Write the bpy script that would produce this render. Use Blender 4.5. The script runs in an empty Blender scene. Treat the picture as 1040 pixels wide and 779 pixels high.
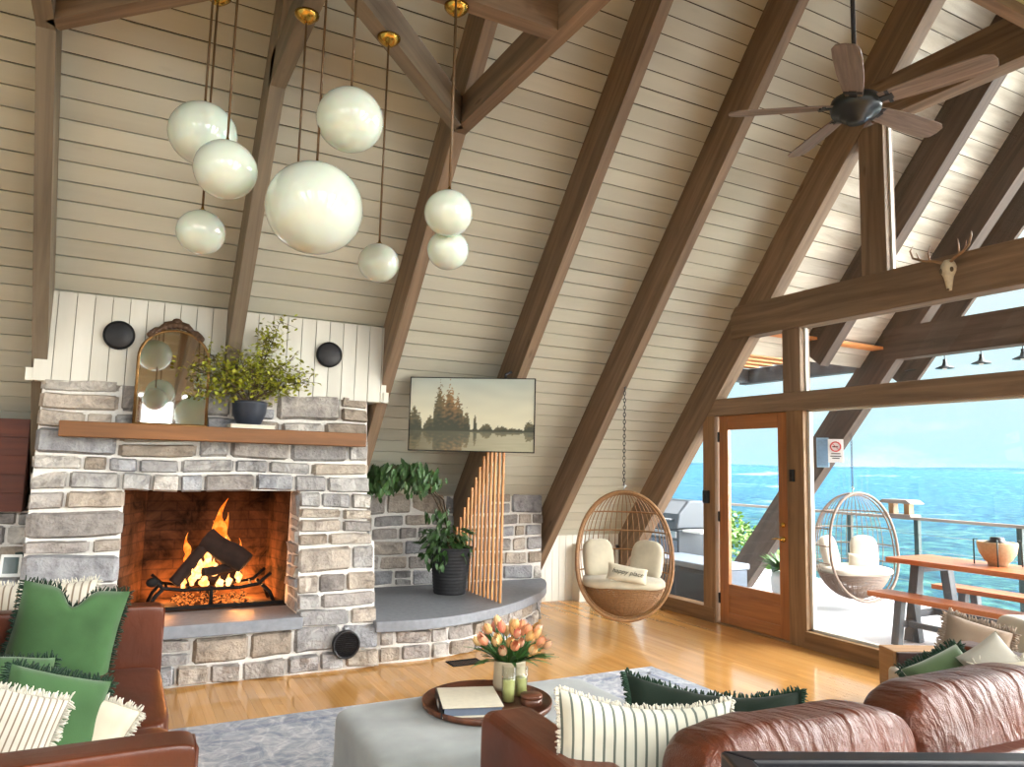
import bpy, math, random
from mathutils import Vector, Matrix, noise
random.seed(7)
PI = math.pi
C = bpy.context.scene.collection
sc = bpy.context.scene
def lin(r, g, b):
    f = lambda c: (c/12.92 if c <= .04045 else ((c+.055)/1.055)**2.4)
    return (f(r/255), f(g/255), f(b/255), 1)
# ------------------------------------------------------------------ camera
FPX, YAW, PIT, ROL, HC = 748.0, math.radians(27.9), math.radians(6.42), math.radians(1.42), 1.5
fw = Vector((math.sin(YAW)*math.cos(PIT), math.cos(YAW)*math.cos(PIT), math.sin(PIT)))
_r = Vector((math.cos(YAW), -math.sin(YAW), 0)); _u = _r.cross(fw)
rt = math.cos(ROL)*_r + math.sin(ROL)*_u
up = -math.sin(ROL)*_r + math.cos(ROL)*_u
cam = bpy.data.cameras.new('camera'); cam_o = bpy.data.objects.new('camera', cam); C.objects.link(cam_o)
cam.sensor_width = 36; cam.lens = FPX/1040*36; cam.clip_start = .05; cam.clip_end = 60000
M = Matrix((rt, up, -fw)).transposed().to_4x4(); M.translation = (0, 0, HC); cam_o.matrix_world = M
sc.camera = cam_o
def ray(x, y): return fw + rt*((x-520)/FPX) - up*((y-389.5)/FPX)
def at(x, y, t): return Vector((0, 0, HC)) + ray(x, y)*t       # measured point of the place, t metres along the view axis
# ------------------------------------------------------------------ materials
def nt(name):
    m = bpy.data.materials.new(name); m.use_nodes = True
    n = m.node_tree; n.nodes.clear()
    out = n.nodes.new('ShaderNodeOutputMaterial')
    return m, n, out
def node(n, t, **kw):
    x = n.nodes.new('ShaderNode'+t)
    for k, v in kw.items():
        if k.startswith('_'): setattr(x, k[1:], v)
        else: x.inputs[k.replace('__', ' ')].default_value = v
    return x
def ramp(n, stops, interp='LINEAR'):
    r = n.nodes.new('ShaderNodeValToRGB'); e = r.color_ramp.elements; r.color_ramp.interpolation = interp
    while len(e) < len(stops): e.new(.5)
    for i, (p, c) in enumerate(stops): e[i].position = p; e[i].color = c if len(c) == 4 else (*c, 1)
    return r
def mixc(n, a, b, fac, mode='MIX'):
    m = n.nodes.new('ShaderNodeMix'); m.data_type = 'RGBA'; m.blend_type = mode
    for s, v in ((0, fac), (6, a), (7, b)):
        if hasattr(v, 'links') or isinstance(v, bpy.types.NodeSocket): n.links.new(v, m.inputs[s])
        else: m.inputs[s].default_value = v
    return m.outputs[2]
def finish(n, out, col, rough=.5, bump=None, bstr=.3, bdist=.01, metallic=0, spec=.5, **kw):
    p = n.nodes.new('ShaderNodeBsdfPrincipled')
    if isinstance(col, bpy.types.NodeSocket): n.links.new(col, p.inputs['Base Color'])
    else: p.inputs['Base Color'].default_value = col
    if isinstance(rough, bpy.types.NodeSocket): n.links.new(rough, p.inputs['Roughness'])
    else: p.inputs['Roughness'].default_value = rough
    p.inputs['Metallic'].default_value = metallic; p.inputs['Specular IOR Level'].default_value = spec
    for k, v in kw.items(): p.inputs[k.replace('__', ' ')].default_value = v
    if bump is not None:
        b = node(n, 'Bump', Strength=bstr, Distance=bdist); n.links.new(bump, b.inputs['Height']); n.links.new(b.outputs[0], p.inputs['Normal'])
    n.links.new(p.outputs[0], out.inputs[0]); return p
def vcol(n): return node(n, 'Attribute', _attribute_name='Col').outputs['Color']
def coords(n, which='Object', scale=(1, 1, 1), seed=False):
    t = n.nodes.new('ShaderNodeTexCoord'); m = node(n, 'Mapping', Scale=scale)
    n.links.new(t.outputs[which], m.inputs[0])
    if seed:
        oi = n.nodes.new('ShaderNodeObjectInfo'); v = node(n, 'VectorMath', _operation='SCALE')
        v.inputs[0].default_value = (37, 11, 23); n.links.new(oi.outputs['Random'], v.inputs['Scale']); n.links.new(v.outputs[0], m.inputs[1])
    return m.outputs[0]
def wood(name, c1, c2, rough=.55, us=1.2, vs=22, bstr=.25, knots=0, spec=.4, coat=0, even=.75):
    m, n, out = nt(name)
    co = coords(n, 'UV', (us, vs, 1), True)
    a = node(n, 'TexNoise', Scale=1.0, Detail=6, Roughness=.6, Distortion=.6); n.links.new(co, a.inputs['Vector'])
    r = ramp(n, [(.32, c1), (.68, c2)]); n.links.new(a.outputs['Fac'], r.inputs[0])
    col = r.outputs[0]
    if knots:
        k = node(n, 'TexVoronoi', Scale=1.0); n.links.new(coords(n, 'UV', (1.6, 6, 1), True), k.inputs['Vector'])
        kr = ramp(n, [(.03, (.25, .2, .17, 1)), (.10, (1, 1, 1, 1))]); n.links.new(k.outputs['Distance'], kr.inputs[0])
        col = mixc(n, col, kr.outputs[0], knots, 'MULTIPLY')
    big = node(n, 'TexNoise', Scale=.8, Detail=2); n.links.new(coords(n, 'UV', (.7, 2, 1), True), big.inputs['Vector'])
    br = ramp(n, [(.3, (even,)*3+(1,)), (.7, (2-even-.1*(even < .9),)*3+(1,))]); n.links.new(big.outputs['Fac'], br.inputs[0])
    col = mixc(n, col, br.outputs[0], 1, 'MULTIPLY')
    col = mixc(n, col, vcol(n), 1, 'MULTIPLY')
    finish(n, out, col, rough, a.outputs['Fac'], bstr, .004, spec=spec, **({'Coat__Weight': coat, 'Coat__Roughness': .08} if coat else {}))
    return m
def plain(name, col, rough=.5, metallic=0, nscale=40, amt=.12, bstr=.1, spec=.5, **kw):
    m, n, out = nt(name)
    a = node(n, 'TexNoise', Scale=nscale, Detail=4); n.links.new(coords(n, 'Object'), a.inputs['Vector'])
    r = ramp(n, [(.25, (1-amt,)*3+(1,)), (.75, (1+amt,)*3+(1,))]); n.links.new(a.outputs['Fac'], r.inputs[0])
    c = mixc(n, mixc(n, col, r.outputs[0], 1, 'MULTIPLY'), vcol(n), 1, 'MULTIPLY')
    finish(n, out, c, rough, a.outputs['Fac'], bstr, .003, metallic, spec, **kw)
    return m
def fabric(name, col, rough=.9, weave=350, stripe=None, sheen=.3, bstr=.25):
    m, n, out = nt(name)
    a = node(n, 'TexNoise', Scale=weave, Detail=2); n.links.new(coords(n, 'Object'), a.inputs['Vector'])
    b = node(n, 'TexNoise', Scale=5, Detail=3); n.links.new(coords(n, 'Object'), b.inputs['Vector'])
    r = ramp(n, [(.3, (.8,)*3+(1,)), (.7, (1.15,)*3+(1,))]); n.links.new(b.outputs['Fac'], r.inputs[0])
    base = col
    if stripe:
        sp = node(n, 'SeparateXYZ'); n.links.new(coords(n, 'UV'), sp.inputs[0])
        mu = node(n, 'Math', _operation='MULTIPLY'); mu.inputs[1].default_value = stripe[0]; n.links.new(sp.outputs[0], mu.inputs[0])
        fr = node(n, 'Math', _operation='FRACT'); n.links.new(mu.outputs[0], fr.inputs[0])
        sr = ramp(n, [(0, stripe[1]), (stripe[2]*.8, stripe[1]), (stripe[2], col), (1, col)]); n.links.new(fr.outputs[0], sr.inputs[0])
        base = sr.outputs[0]
    c = mixc(n, mixc(n, base, r.outputs[0], 1, 'MULTIPLY'), vcol(n), 1, 'MULTIPLY')
    finish(n, out, c, rough, a.outputs['Fac'], bstr, .002, spec=.2, Sheen__Weight=sheen)
    return m
def leather(name, c1, c2, bs=.25, bd=.015):
    m, n, out = nt(name)
    b = node(n, 'TexNoise', Scale=4, Detail=5); n.links.new(coords(n, 'Object'), b.inputs['Vector'])
    r = ramp(n, [(.3, c1), (.7, c2)]); n.links.new(b.outputs['Fac'], r.inputs[0])
    v = node(n, 'TexVoronoi', Scale=260); n.links.new(coords(n, 'Object'), v.inputs['Vector'])
    w = node(n, 'TexNoise', Scale=9, Detail=3, Distortion=.4); n.links.new(coords(n, 'Object', (2.0, .45, .8)), w.inputs['Vector'])
    mx = mixc(n, v.outputs['Distance'], w.outputs['Fac'], .97)
    finish(n, out, mixc(n, r.outputs[0], vcol(n), 1, 'MULTIPLY'), .32, mx, bs, bd, spec=.45)
    return m
def emit(name, col, strength, nscale=None, c2=None):
    m, n, out = nt(name)
    e = node(n, 'Emission', Color=col, Strength=strength)
    if nscale:
        a = node(n, 'TexNoise', Scale=nscale, Detail=3); n.links.new(coords(n, 'Object'), a.inputs['Vector'])
        r = ramp(n, [(.42, c2), (.58, col)]); n.links.new(a.outputs['Fac'], r.inputs[0]); n.links.new(r.outputs[0], e.inputs[0])
    n.links.new(e.outputs[0], out.inputs[0]); return m
def glassmat(name, tint=(1, 1, 1, 1), f=1.0):
    m, n, out = nt(name)
    t = node(n, 'BsdfTransparent', Color=tint); g = node(n, 'BsdfGlossy', Roughness=.01)
    lw = n.nodes.new('ShaderNodeLayerWeight'); pw = node(n, 'Math', _operation='POWER'); pw.inputs[1].default_value = 4; mx = n.nodes.new('ShaderNodeMixShader'); mu = node(n, 'Math', _operation='MULTIPLY_ADD'); mu.inputs[1].default_value = .55*f; mu.inputs[2].default_value = .03*f
    n.links.new(lw.outputs['Facing'], pw.inputs[0]); n.links.new(pw.outputs[0], mu.inputs[0]); n.links.new(mu.outputs[0], mx.inputs[0]); n.links.new(t.outputs[0], mx.inputs[1]); n.links.new(g.outputs[0], mx.inputs[2]); n.links.new(mx.outputs[0], out.inputs[0])
    return m
def stone_mat(name):
    m, n, out = nt(name)
    a = node(n, 'TexNoise', Scale=9, Detail=8, Roughness=.65, Distortion=.5); n.links.new(coords(n, 'Object'), a.inputs['Vector'])
    r = ramp(n, [(.28, (.45, .44, .45, 1)), (.48, (.92, .91, .90, 1)), (.70, (1.3, 1.29, 1.26, 1))]); n.links.new(a.outputs['Fac'], r.inputs[0])
    c = mixc(n, vcol(n), r.outputs[0], 1, 'MULTIPLY')
    f = node(n, 'TexNoise', Scale=45, Detail=6); n.links.new(coords(n, 'Object'), f.inputs['Vector'])
    mx = mixc(n, a.outputs['Fac'], f.outputs['Fac'], .4)
    finish(n, out, c, .85, mx, 1, .035, spec=.25)
    return m
W = {}
W['beam'] = wood('beam_wood', lin(110, 91, 72), lin(148, 124, 101), .65, 1.0, 16, .3, .55)
W['beamgrey'] = wood('weathered_beam_wood', lin(112, 100, 84), lin(142, 128, 108), .7, 1.0, 16, .3, .4)
W['deckbeam'] = wood('dark_outdoor_beam_wood', lin(70, 57, 48), lin(100, 84, 73), .65, 1.0, 14, .3, .3)
W['plank'] = wood('cream_painted_plank', lin(192, 190, 174), lin(201, 199, 183), .55, .6, 6, .06, .08, even=.93)
W['outplank'] = wood('weathered_white_plank', lin(188, 178, 160), lin(226, 220, 205), .7, 1.2, 8, .15, .3)
W['white'] = wood('white_painted_board', lin(214, 212, 200), lin(226, 224, 214), .5, .8, 5, .06, even=.93)
W['mantel'] = wood('oak_mantel_wood', lin(104, 66, 32), lin(132, 86, 45), .5, 1.3, 18, .12)
W['door'] = wood('varnished_fir_wood', lin(136, 84, 44), lin(170, 110, 60), .3, 1.1, 20, .1, 0, .6)
W['frame'] = wood('window_frame_wood', lin(112, 84, 58), lin(150, 118, 84), .55, 1.2, 20, .15)
W['slat'] = wood('cedar_slat_wood', lin(190, 124, 70), lin(226, 164, 106), .5, 1.2, 16, .12)
W['cedar'] = wood('cedar_roof_wood', lin(190, 112, 54), lin(226, 150, 82), .6, 1.2, 16, .12)
W['table'] = wood('stained_table_wood', lin(158, 84, 46), lin(196, 118, 72), .35, 1.2, 16, .12)
W['greywood'] = wood('grey_painted_wood', lin(78, 82, 88), lin(104, 108, 112), .6, 1.5, 14, .12)
W['blade'] = wood('grey_blade_wood', lin(104, 92, 84), lin(142, 128, 118), .5, 3, 40, .1)
W['tray'] = wood('walnut_tray_wood', lin(70, 42, 30), lin(112, 68, 48), .35, 3, 30, .1)
W['box'] = wood('pale_side_wood', lin(150, 110, 70), lin(180, 138, 94), .5, 2, 22, .1)
W['panel'] = wood('red_brown_panel_wood', lin(78, 34, 20), lin(112, 54, 32), .5, 1.2, 12, .12)
W['floor'] = wood('honey_oak_floor', lin(202, 146, 80), lin(216, 164, 98), .15, .9, 30, 0, 0, .6, .6, .9)
W['log'] = plain('charred_bark', lin(44, 26, 18), .95, 0, 14, .5, .9)
W['stone'] = stone_mat('field_stone')
W['mortar'] = plain('pale_mortar', lin(220, 217, 211), .9, 0, 60, .1, .5)
W['slate'] = plain('grey_bluestone', lin(132, 136, 143), .5, 0, 25, .14, .25)
W['brick'] = None
W['black'] = plain('black_metal', lin(34, 34, 37), .45, .3, 30, .2, .08)
W['iron'] = plain('blackened_iron', lin(22, 18, 16), .7, .4, 40, .3, .3)
W['darkplastic'] = plain('black_plastic', lin(20, 21, 26), .3, 0, 30, .1, .03)
W['brass'] = plain('polished_brass', lin(190, 150, 70), .22, 1, 10, .05, .02)
W['cord'] = plain('bronze_cord', lin(96, 72, 44), .5, .3, 60, .1, .1)
W['chrome'] = plain('brushed_steel', lin(176, 180, 186), .28, .9, 60, .06, .03)
W['fanmetal'] = plain('dark_bronze_metal', lin(58, 62, 64), .35, .7, 20, .1, .03)
W['leather'] = leather('cognac_leather', lin(72, 35, 19), lin(98, 49, 29))
W['creased'] = leather('creased_cognac_leather', lin(72, 35, 19), lin(98, 49, 29), .85, .06)
W['darkleather'] = leather('dark_brown_leather', lin(44, 26, 24), lin(62, 36, 32))
W['green'] = fabric('green_velvet', lin(60, 92, 54), .85, 200, None, .25)
W['green2'] = fabric('sage_velvet', lin(84, 104, 70), .85, 200, None, .5)
W['darkgreen'] = fabric('dark_green_velvet', lin(24, 36, 27), .9, 200, None, .05)
W['greenfringe'] = fabric('dark_green_fringe_yarn', lin(30, 54, 38), .95, 200, None, .1)
W['stripe'] = fabric('striped_linen', lin(194, 193, 178), .95, 260, (17, lin(92, 100, 92), .26))
W['stripetan'] = fabric('tan_striped_linen', lin(200, 193, 178), .95, 260, (13, lin(126, 110, 92), .28))
W['cream'] = fabric('cream_cotton', lin(204, 195, 172), .95, 260)
W['creamfringe'] = fabric('cream_fringe_yarn', lin(210, 205, 190), .95, 200)
W['tanfur'] = fabric('taupe_woven_wool', lin(150, 132, 114), .95, 150)
W['grey'] = fabric('pale_grey_linen', lin(176, 172, 160), .95, 260)
W['ottoman'] = fabric('pale_grey_ottoman_fabric', lin(142, 147, 146), .85, 320)
W['offwhite'] = fabric('off_white_upholstery', lin(206, 198, 182), .9, 300)
W['rattan'] = plain('brown_rattan', lin(142, 104, 66), .55, 0, 60, .25, .3)
W['rattandeck'] = plain('taupe_rattan', lin(126, 104, 90), .55, 0, 60, .2, .3)
W['ceramic'] = plain('cream_ceramic', lin(206, 192, 164), .45, 0, 30, .06, .04)
W['potstone'] = plain('sandy_planter', lin(186, 158, 124), .75, 0, 50, .15, .2)
W['charcoal'] = plain('charcoal_planter', lin(42, 43, 46), .6, 0, 40, .1, .1)
W['bluepot'] = plain('dark_blue_glaze', lin(42, 48, 60), .4, 0, 30, .15, .05)
W['soil'] = plain('potting_soil', lin(50, 36, 26), .95, 0, 60, .4, .8)
W['leaf'] = plain('deep_green_leaf', lin(60, 94, 46), .45, 0, 20, .25, .05)
W['yleaf'] = plain('yellow_green_leaf', lin(140, 148, 52), .55, 0, 20, .3, .05)
W['tuleaf'] = plain('tulip_leaf', lin(62, 104, 48), .45, 0, 20, .2, .05)
W['twig'] = plain('grey_brown_twig', lin(82, 66, 48), .8, 0, 40, .2, .3)
W['petal'] = plain('peach_petal', lin(236, 176, 116), .5, 0, 25, .12, .05)
W['wax'] = plain('yellow_green_wax', lin(208, 210, 136), .5, 0, 10, .05, .02)
W['book'] = plain('pale_book_cover', lin(214, 206, 186), .6, 0, 40, .06, .05)
W['page'] = plain('book_pages', lin(212, 208, 200), .8, 0, 90, .1, .2)
W['navy'] = plain('blue_grey_card', lin(108, 120, 138), .5, 0, 30, .08, .03)
W['bone'] = plain('bleached_bone', lin(222, 212, 188), .7, 0, 40, .15, .3)
W['antler'] = plain('brown_antler', lin(150, 118, 88), .6, 0, 30, .3, .3)
W['whiteplastic'] = plain('white_plastic', lin(228, 230, 228), .35, 0, 20, .03, .02)
W['lcd'] = plain('grey_green_display', lin(66, 84, 84), .25, 0, 20, .08, .02)
W['deck'] = plain('pale_deck_concrete', lin(206, 208, 212), .6, 0, 6, .06, .1)
W['grillgrey'] = plain('grey_grill_lid', lin(84, 90, 98), .35, .5, 20, .08, .03)
W['tubgrey'] = plain('blue_grey_cover', lin(92, 104, 120), .5, 0, 12, .1, .05)
W['railwood'] = wood('weathered_rail_wood', lin(120, 110, 104), lin(156, 144, 136), .6, 1.2, 16, .15)
W['greenmetal'] = plain('dark_green_post_metal', lin(42, 62, 62), .5, .2, 20, .1, .05)
W['red'] = plain('red_sign_ink', lin(190, 40, 40), .5)
W['glass'] = glassmat('window_glass', (.985, .995, .995, 1), .7)
W['jar'] = glassmat('jar_glass', (.97, .98, .97, 1), 1.3)
m, n, out = nt('mirror_silver'); finish(n, out, (.86, .87, .84, 1), .03, metallic=1); W['mirror'] = m
m, n, out = nt('opal_globe_glass'); finish(n, out, lin(214, 226, 214), .05, spec=.7, Subsurface__Weight=.25, Subsurface__Scale=.05, Coat__Weight=.6, Coat__Roughness=.02); W['opal'] = m
# firebrick with soot high up the back
m, n, out = nt('firebrick')
bt = node(n, 'TexBrick', Scale=1.0, Mortar__Size=.006, Brick__Width=.22, Row__Height=.075); bt.inputs['Color1'].default_value = lin(74, 50, 34); bt.inputs['Color2'].default_value = lin(62, 42, 28); bt.inputs['Mortar'].default_value = lin(56, 38, 28)
n.links.new(coords(n, 'UV'), bt.inputs['Vector'])
so = node(n, 'TexNoise', Scale=4.2, Detail=6, Roughness=.65, Distortion=.6); n.links.new(coords(n, 'Object'), so.inputs['Vector'])
sr = ramp(n, [(.36, (.12, .10, .09, 1)), (.62, (1.5, 1.45, 1.4, 1))]); n.links.new(so.outputs['Fac'], sr.inputs[0])
finish(n, out, mixc(n, mixc(n, bt.outputs['Color'], sr.outputs[0], 1, 'MULTIPLY'), vcol(n), 1, 'MULTIPLY'), .9, bt.outputs['Fac'], .4, .004, spec=.15); W['brick'] = m
# rug: faded blue-grey oriental
m, n, out = nt('faded_blue_rug')
a = node(n, 'TexNoise', Scale=7, Detail=8, Roughness=.7, Distortion=1.2); n.links.new(coords(n, 'Object'), a.inputs['Vector'])
v = node(n, 'TexVoronoi', Scale=9, _feature='DISTANCE_TO_EDGE'); n.links.new(coords(n, 'Object'), v.inputs['Vector'])
r1 = ramp(n, [(.35, lin(136, 144, 160)), (.5, lin(172, 176, 184)), (.66, lin(208, 208, 208))]); n.links.new(a.outputs['Fac'], r1.inputs[0])
r2 = ramp(n, [(.02, (1.2, 1.18, 1.15, 1)), (.08, (.9, .9, .92, 1))]); n.links.new(v.outputs['Distance'], r2.inputs[0])
f = node(n, 'TexNoise', Scale=160, Detail=2); n.links.new(coords(n, 'Object'), f.inputs['Vector'])
finish(n, out, mixc(n, mixc(n, r1.outputs[0], r2.outputs[0], .7, 'MULTIPLY'), vcol(n), 1, 'MULTIPLY'), .95, f.outputs['Fac'], .4, .004, spec=.1); W['rug'] = m
# painting on the screen: colours come with the mesh
m, n, out = nt('lit_art_screen')
p = finish(n, out, vcol(n), .35, spec=.4); n.links.new(vcol(n), p.inputs['Emission Color']); p.inputs['Emission Strength'].default_value = .22; W['screen'] = m
W['fire'] = emit('flame', (1, .34, .05, 1), 2.0, 14, (1, .16, .012, 1))
W['firehot'] = emit('hot_flame', (1, .62, .26, 1), 3.6, 18, (1, .36, .08, 1))
W['ember'] = emit('glowing_ember', (1, .26, .05, 1), 1.5, 60, (.03, .008, .005, 1))
W['lamp'] = emit('lamp_diffuser', (1, .9, .74, 1), 4)
W['bulb'] = emit('white_bulb', (1, .95, .85, 1), 1.0)
# ------------------------------------------------------------------ mesh builder
class MB:
    def __init__(s): s.v = []; s.f = []; s.c = []; s.uv = []; s.sm = []
    def add(s, vs, fs, col=(1, 1, 1), smooth=False, uvs=None, T=None):
        b = len(s.v)
        s.v += [tuple(T @ Vector(p)) if T else tuple(p) for p in vs]
        for i, q in enumerate(fs):
            s.f.append(tuple(b+k for k in q)); s.c.append(col); s.sm.append(smooth)
            s.uv.append(uvs[i] if uvs else [(0, 0)]*len(q))
        return s
    def box(s, x0, x1, y0, y1, z0, z1, col=(1, 1, 1), T=None, off=None):
        vs = [(x, y, z) for x in (x0, x1) for y in (y0, y1) for z in (z0, z1)]
        d = (x1-x0, y1-y0, z1-z0); L = max(range(3), key=lambda i: d[i])
        o = off if off is not None else random.random()*20
        fs = [((0, 1, 3, 2), 0), ((4, 6, 7, 5), 0), ((0, 4, 5, 1), 1), ((2, 3, 7, 6), 1), ((0, 2, 6, 4), 2), ((1, 5, 7, 3), 2)]
        uvs = []
        for q, ax in fs:
            o2 = [i for i in range(3) if i != ax]
            a = L if L in o2 else o2[0]; b = [i for i in o2 if i != a][0]
            uvs.append([(vs[k][a]+o, vs[k][b]+o*.37+ax*.31) for k in q])
        return s.add(vs, [q for q, _ in fs], col, False, uvs, T)
    def beam(s, p0, p1, w, h, upv=(0, 0, 1), col=(1, 1, 1), at_='c'):
        # bar of width w (side) and height h (along upv); at_='t' the p-line is the top centre, 'b' bottom centre
        p0 = Vector(p0); p1 = Vector(p1); d = p1-p0; L = d.length; d.normalize()
        sd = d.cross(Vector(upv)).normalized(); u2 = sd.cross(d).normalized()
        T = Matrix((d, sd, u2)).transposed().to_4x4(); T.translation = p0
        z0, z1 = {'c': (-h/2, h/2), 't': (-h, 0), 'b': (0, h)}[at_]
        return s.box(0, L, -w/2, w/2, z0, z1, col, T)
    def tube(s, pts, r, n=8, closed=False, col=(1, 1, 1), caps=True):
        pts = [Vector(p) for p in pts]; N = len(pts); R = r if isinstance(r, (list, tuple)) else [r]*N
        vs = []; fs = []; prev = None
        for i, p in enumerate(pts):
            a = pts[(i-1) % N] if (closed or i > 0) else p; b = pts[(i+1) % N] if (closed or i < N-1) else p
            t = (b-a)
            t = t.normalized() if t.length > 1e-9 else Vector((0, 0, 1))
            if prev is None:
                q = Vector((0, 0, 1)) if abs(t.z) < .9 else Vector((1, 0, 0)); e = t.cross(q).normalized()
            else:
                e = (prev - t*prev.dot(t)); e = e.normalized() if e.length > 1e-6 else t.orthogonal().normalized()
            prev = e; g = t.cross(e)
            for k in range(n): th = 2*PI*k/n; vs.append(p + (e*math.cos(th)+g*math.sin(th))*R[i])
        M_ = N if closed else N-1
        for i in range(M_):
            for k in range(n):
                a = i*n+k; b = i*n+(k+1) % n; c = ((i+1) % N)*n+(k+1) % n; d = ((i+1) % N)*n+k
                fs.append((a, b, c, d))
        if caps and not closed: fs += [tuple(range(n-1, -1, -1)), tuple((N-1)*n+k for k in range(n))]
        uvs = [[(i*.03+j*.01, j*.02) for j in range(len(q))] for i, q in enumerate(fs)]
        return s.add(vs, fs, col, True, uvs)
    def lathe(s, prof, n=24, c=(0, 0, 0), col=(1, 1, 1), T=None, smooth=True, cap=True):
        vs = []; fs = []
        for (r, z) in prof:
            for k in range(n): th = 2*PI*k/n; vs.append((c[0]+r*math.cos(th), c[1]+r*math.sin(th), c[2]+z))
        for i in range(len(prof)-1):
            for k in range(n): fs.append((i*n+k, i*n+(k+1) % n, (i+1)*n+(k+1) % n, (i+1)*n+k))
        if cap and prof[0][0] > 1e-6: fs.append(tuple(range(n-1, -1, -1)))
        if cap and prof[-1][0] > 1e-6: fs.append(tuple((len(prof)-1)*n+k for k in range(n)))
        uvs = [[(vs[k][0], vs[k][1]) for k in q] for q in fs]
        return s.add(vs, fs, col, smooth, uvs, T)
    def sphere(s, c, r, n=20, m=12, col=(1, 1, 1), sc_=(1, 1, 1), T=None):
        prof = [(max(1e-7, r*math.sin(PI*i/m)), -r*math.cos(PI*i/m)) for i in range(m+1)]
        vs = []; fs = []
        for (a, z) in prof:
            for k in range(n): th = 2*PI*k/n; vs.append((c[0]+a*math.cos(th)*sc_[0], c[1]+a*math.sin(th)*sc_[1], c[2]+z*sc_[2]))
        for i in range(m):
            for k in range(n): fs.append((i*n+k, i*n+(k+1) % n, (i+1)*n+(k+1) % n, (i+1)*n+k))
        return s.add(vs, fs, col, True, None, T)
    def prism(s, poly, z0, z1, col=(1, 1, 1), T=None):
        k = len(poly); o = random.random()*9
        vs = [(x, y, z0) for x, y in poly]+[(x, y, z1) for x, y in poly]
        fs = [tuple(range(k-1, -1, -1)), tuple(range(k, 2*k))]+[(i, (i+1) % k, k+(i+1) % k, k+i) for i in range(k)]
        uvs = [[(vs[q][0]+o, vs[q][1]) for q in f_] for f_ in fs[:2]]+[[(vs[q][0]+vs[q][1]+o, vs[q][2]) for q in f_] for f_ in fs[2:]]
        return s.add(vs, fs, col, False, uvs, T)
    def grid(s, fn, nu, nv, col=(1, 1, 1), smooth=True, uvfn=None):
        vs = [fn(i/nu, j/nv) for i in range(nu+1) for j in range(nv+1)]
        fs = []; uvs = []
        for i in range(nu):
            for j in range(nv):
                q = (i*(nv+1)+j, (i+1)*(nv+1)+j, (i+1)*(nv+1)+j+1, i*(nv+1)+j+1); fs.append(q)
                uvs.append([((i+a)/nu, (j+b)/nv) for a, b in ((0, 0), (1, 0), (1, 1), (0, 1))])
        return s.add(vs, fs, col, smooth, uvs)
    def build(s, name, mat, parent=None, bevel=0, seg=2, sub=0, solid=0):
        me = bpy.data.meshes.new(name); me.from_pydata(s.v, [], s.f)
        ca = me.color_attributes.new('Col', 'FLOAT_COLOR', 'CORNER'); uvl = me.uv_layers.new(name='UVMap')
        cc = []; uu = []
        for f_, c, u in zip(s.f, s.c, s.uv):
            if c and isinstance(c[0], (tuple, list)):
                for k in range(len(f_)): cc += [*c[k][:3], 1]
            else: cc += [c[0], c[1], c[2], 1]*len(f_)
            for k in range(len(f_)): uu += [u[k][0], u[k][1]]
        ca.data.foreach_set('color', cc); uvl.data.foreach_set('uv', uu)
        me.polygons.foreach_set('use_smooth', s.sm)
        me.materials.append(mat); me.update()
        o = bpy.data.objects.new(name, me); C.objects.link(o)
        if parent: o.parent = parent
        if solid:
            md = o.modifiers.new('solid', 'SOLIDIFY'); md.thickness = solid
        if bevel:
            md = o.modifiers.new('bevel', 'BEVEL'); md.width = bevel; md.segments = seg; md.limit_method = 'ANGLE'; md.angle_limit = .7
        if sub:
            md = o.modifiers.new('sub', 'SUBSURF'); md.levels = sub; md.render_levels = sub
        return o
def tag(o, label, cat, group=None, kind=None):
    o['label'] = label; o['category'] = cat
    if group: o['group'] = group
    if kind: o['kind'] = kind
    return o
def thing(name, label, cat, loc=(0, 0, 0), rotz=0, group=None, R=None):
    o = bpy.data.objects.new(name, None); C.objects.link(o); o.empty_display_size = .1
    if R is not None:
        T = R.to_4x4(); T.translation = Vector(loc); o.matrix_world = T
    else: o.location = loc; o.rotation_euler = (0, 0, rotz)
    return tag(o, label, cat, group)
def struct(name, mb, mat, parent=None, label=None, **kw):
    o = mb.build(name, mat, parent, **kw)
    if not parent: o['kind'] = 'structure'
    if label: o['label'] = label
    return o
def dup(root, loc, label, rotz=None):
    r = root.copy(); C.objects.link(r); r.location = loc; r['label'] = label
    if rotz is not None: r.rotation_euler = (0, 0, rotz)
    for ch in list(root.children):
        c = ch.copy(); C.objects.link(c); c.parent = r
        for g in list(ch.children):
            d = g.copy(); C.objects.link(d); d.parent = c
    return r
def jit(c, a): k = 1+random.uniform(-a, a); return (c[0]*k, c[1]*k, c[2]*k)
# ------------------------------------------------------------------ house numbers
SL = 1.236; YR = 2.3                              # roof pitch, ridge line
def zin(y): return 1.032+SL*(6.633-y)             # inner face of the rafters, back slope
def yin(z): return 6.633-(z-1.032)/SL
def ypl(z): return 7.89-z/SL                      # face of the roof boards, back slope
NB = Vector((0, SL, 1)).normalized(); SD = Vector((0, -1, SL)).normalized()
ZR = zin(YR)
GX = 5.5
exec_parts = []
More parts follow.
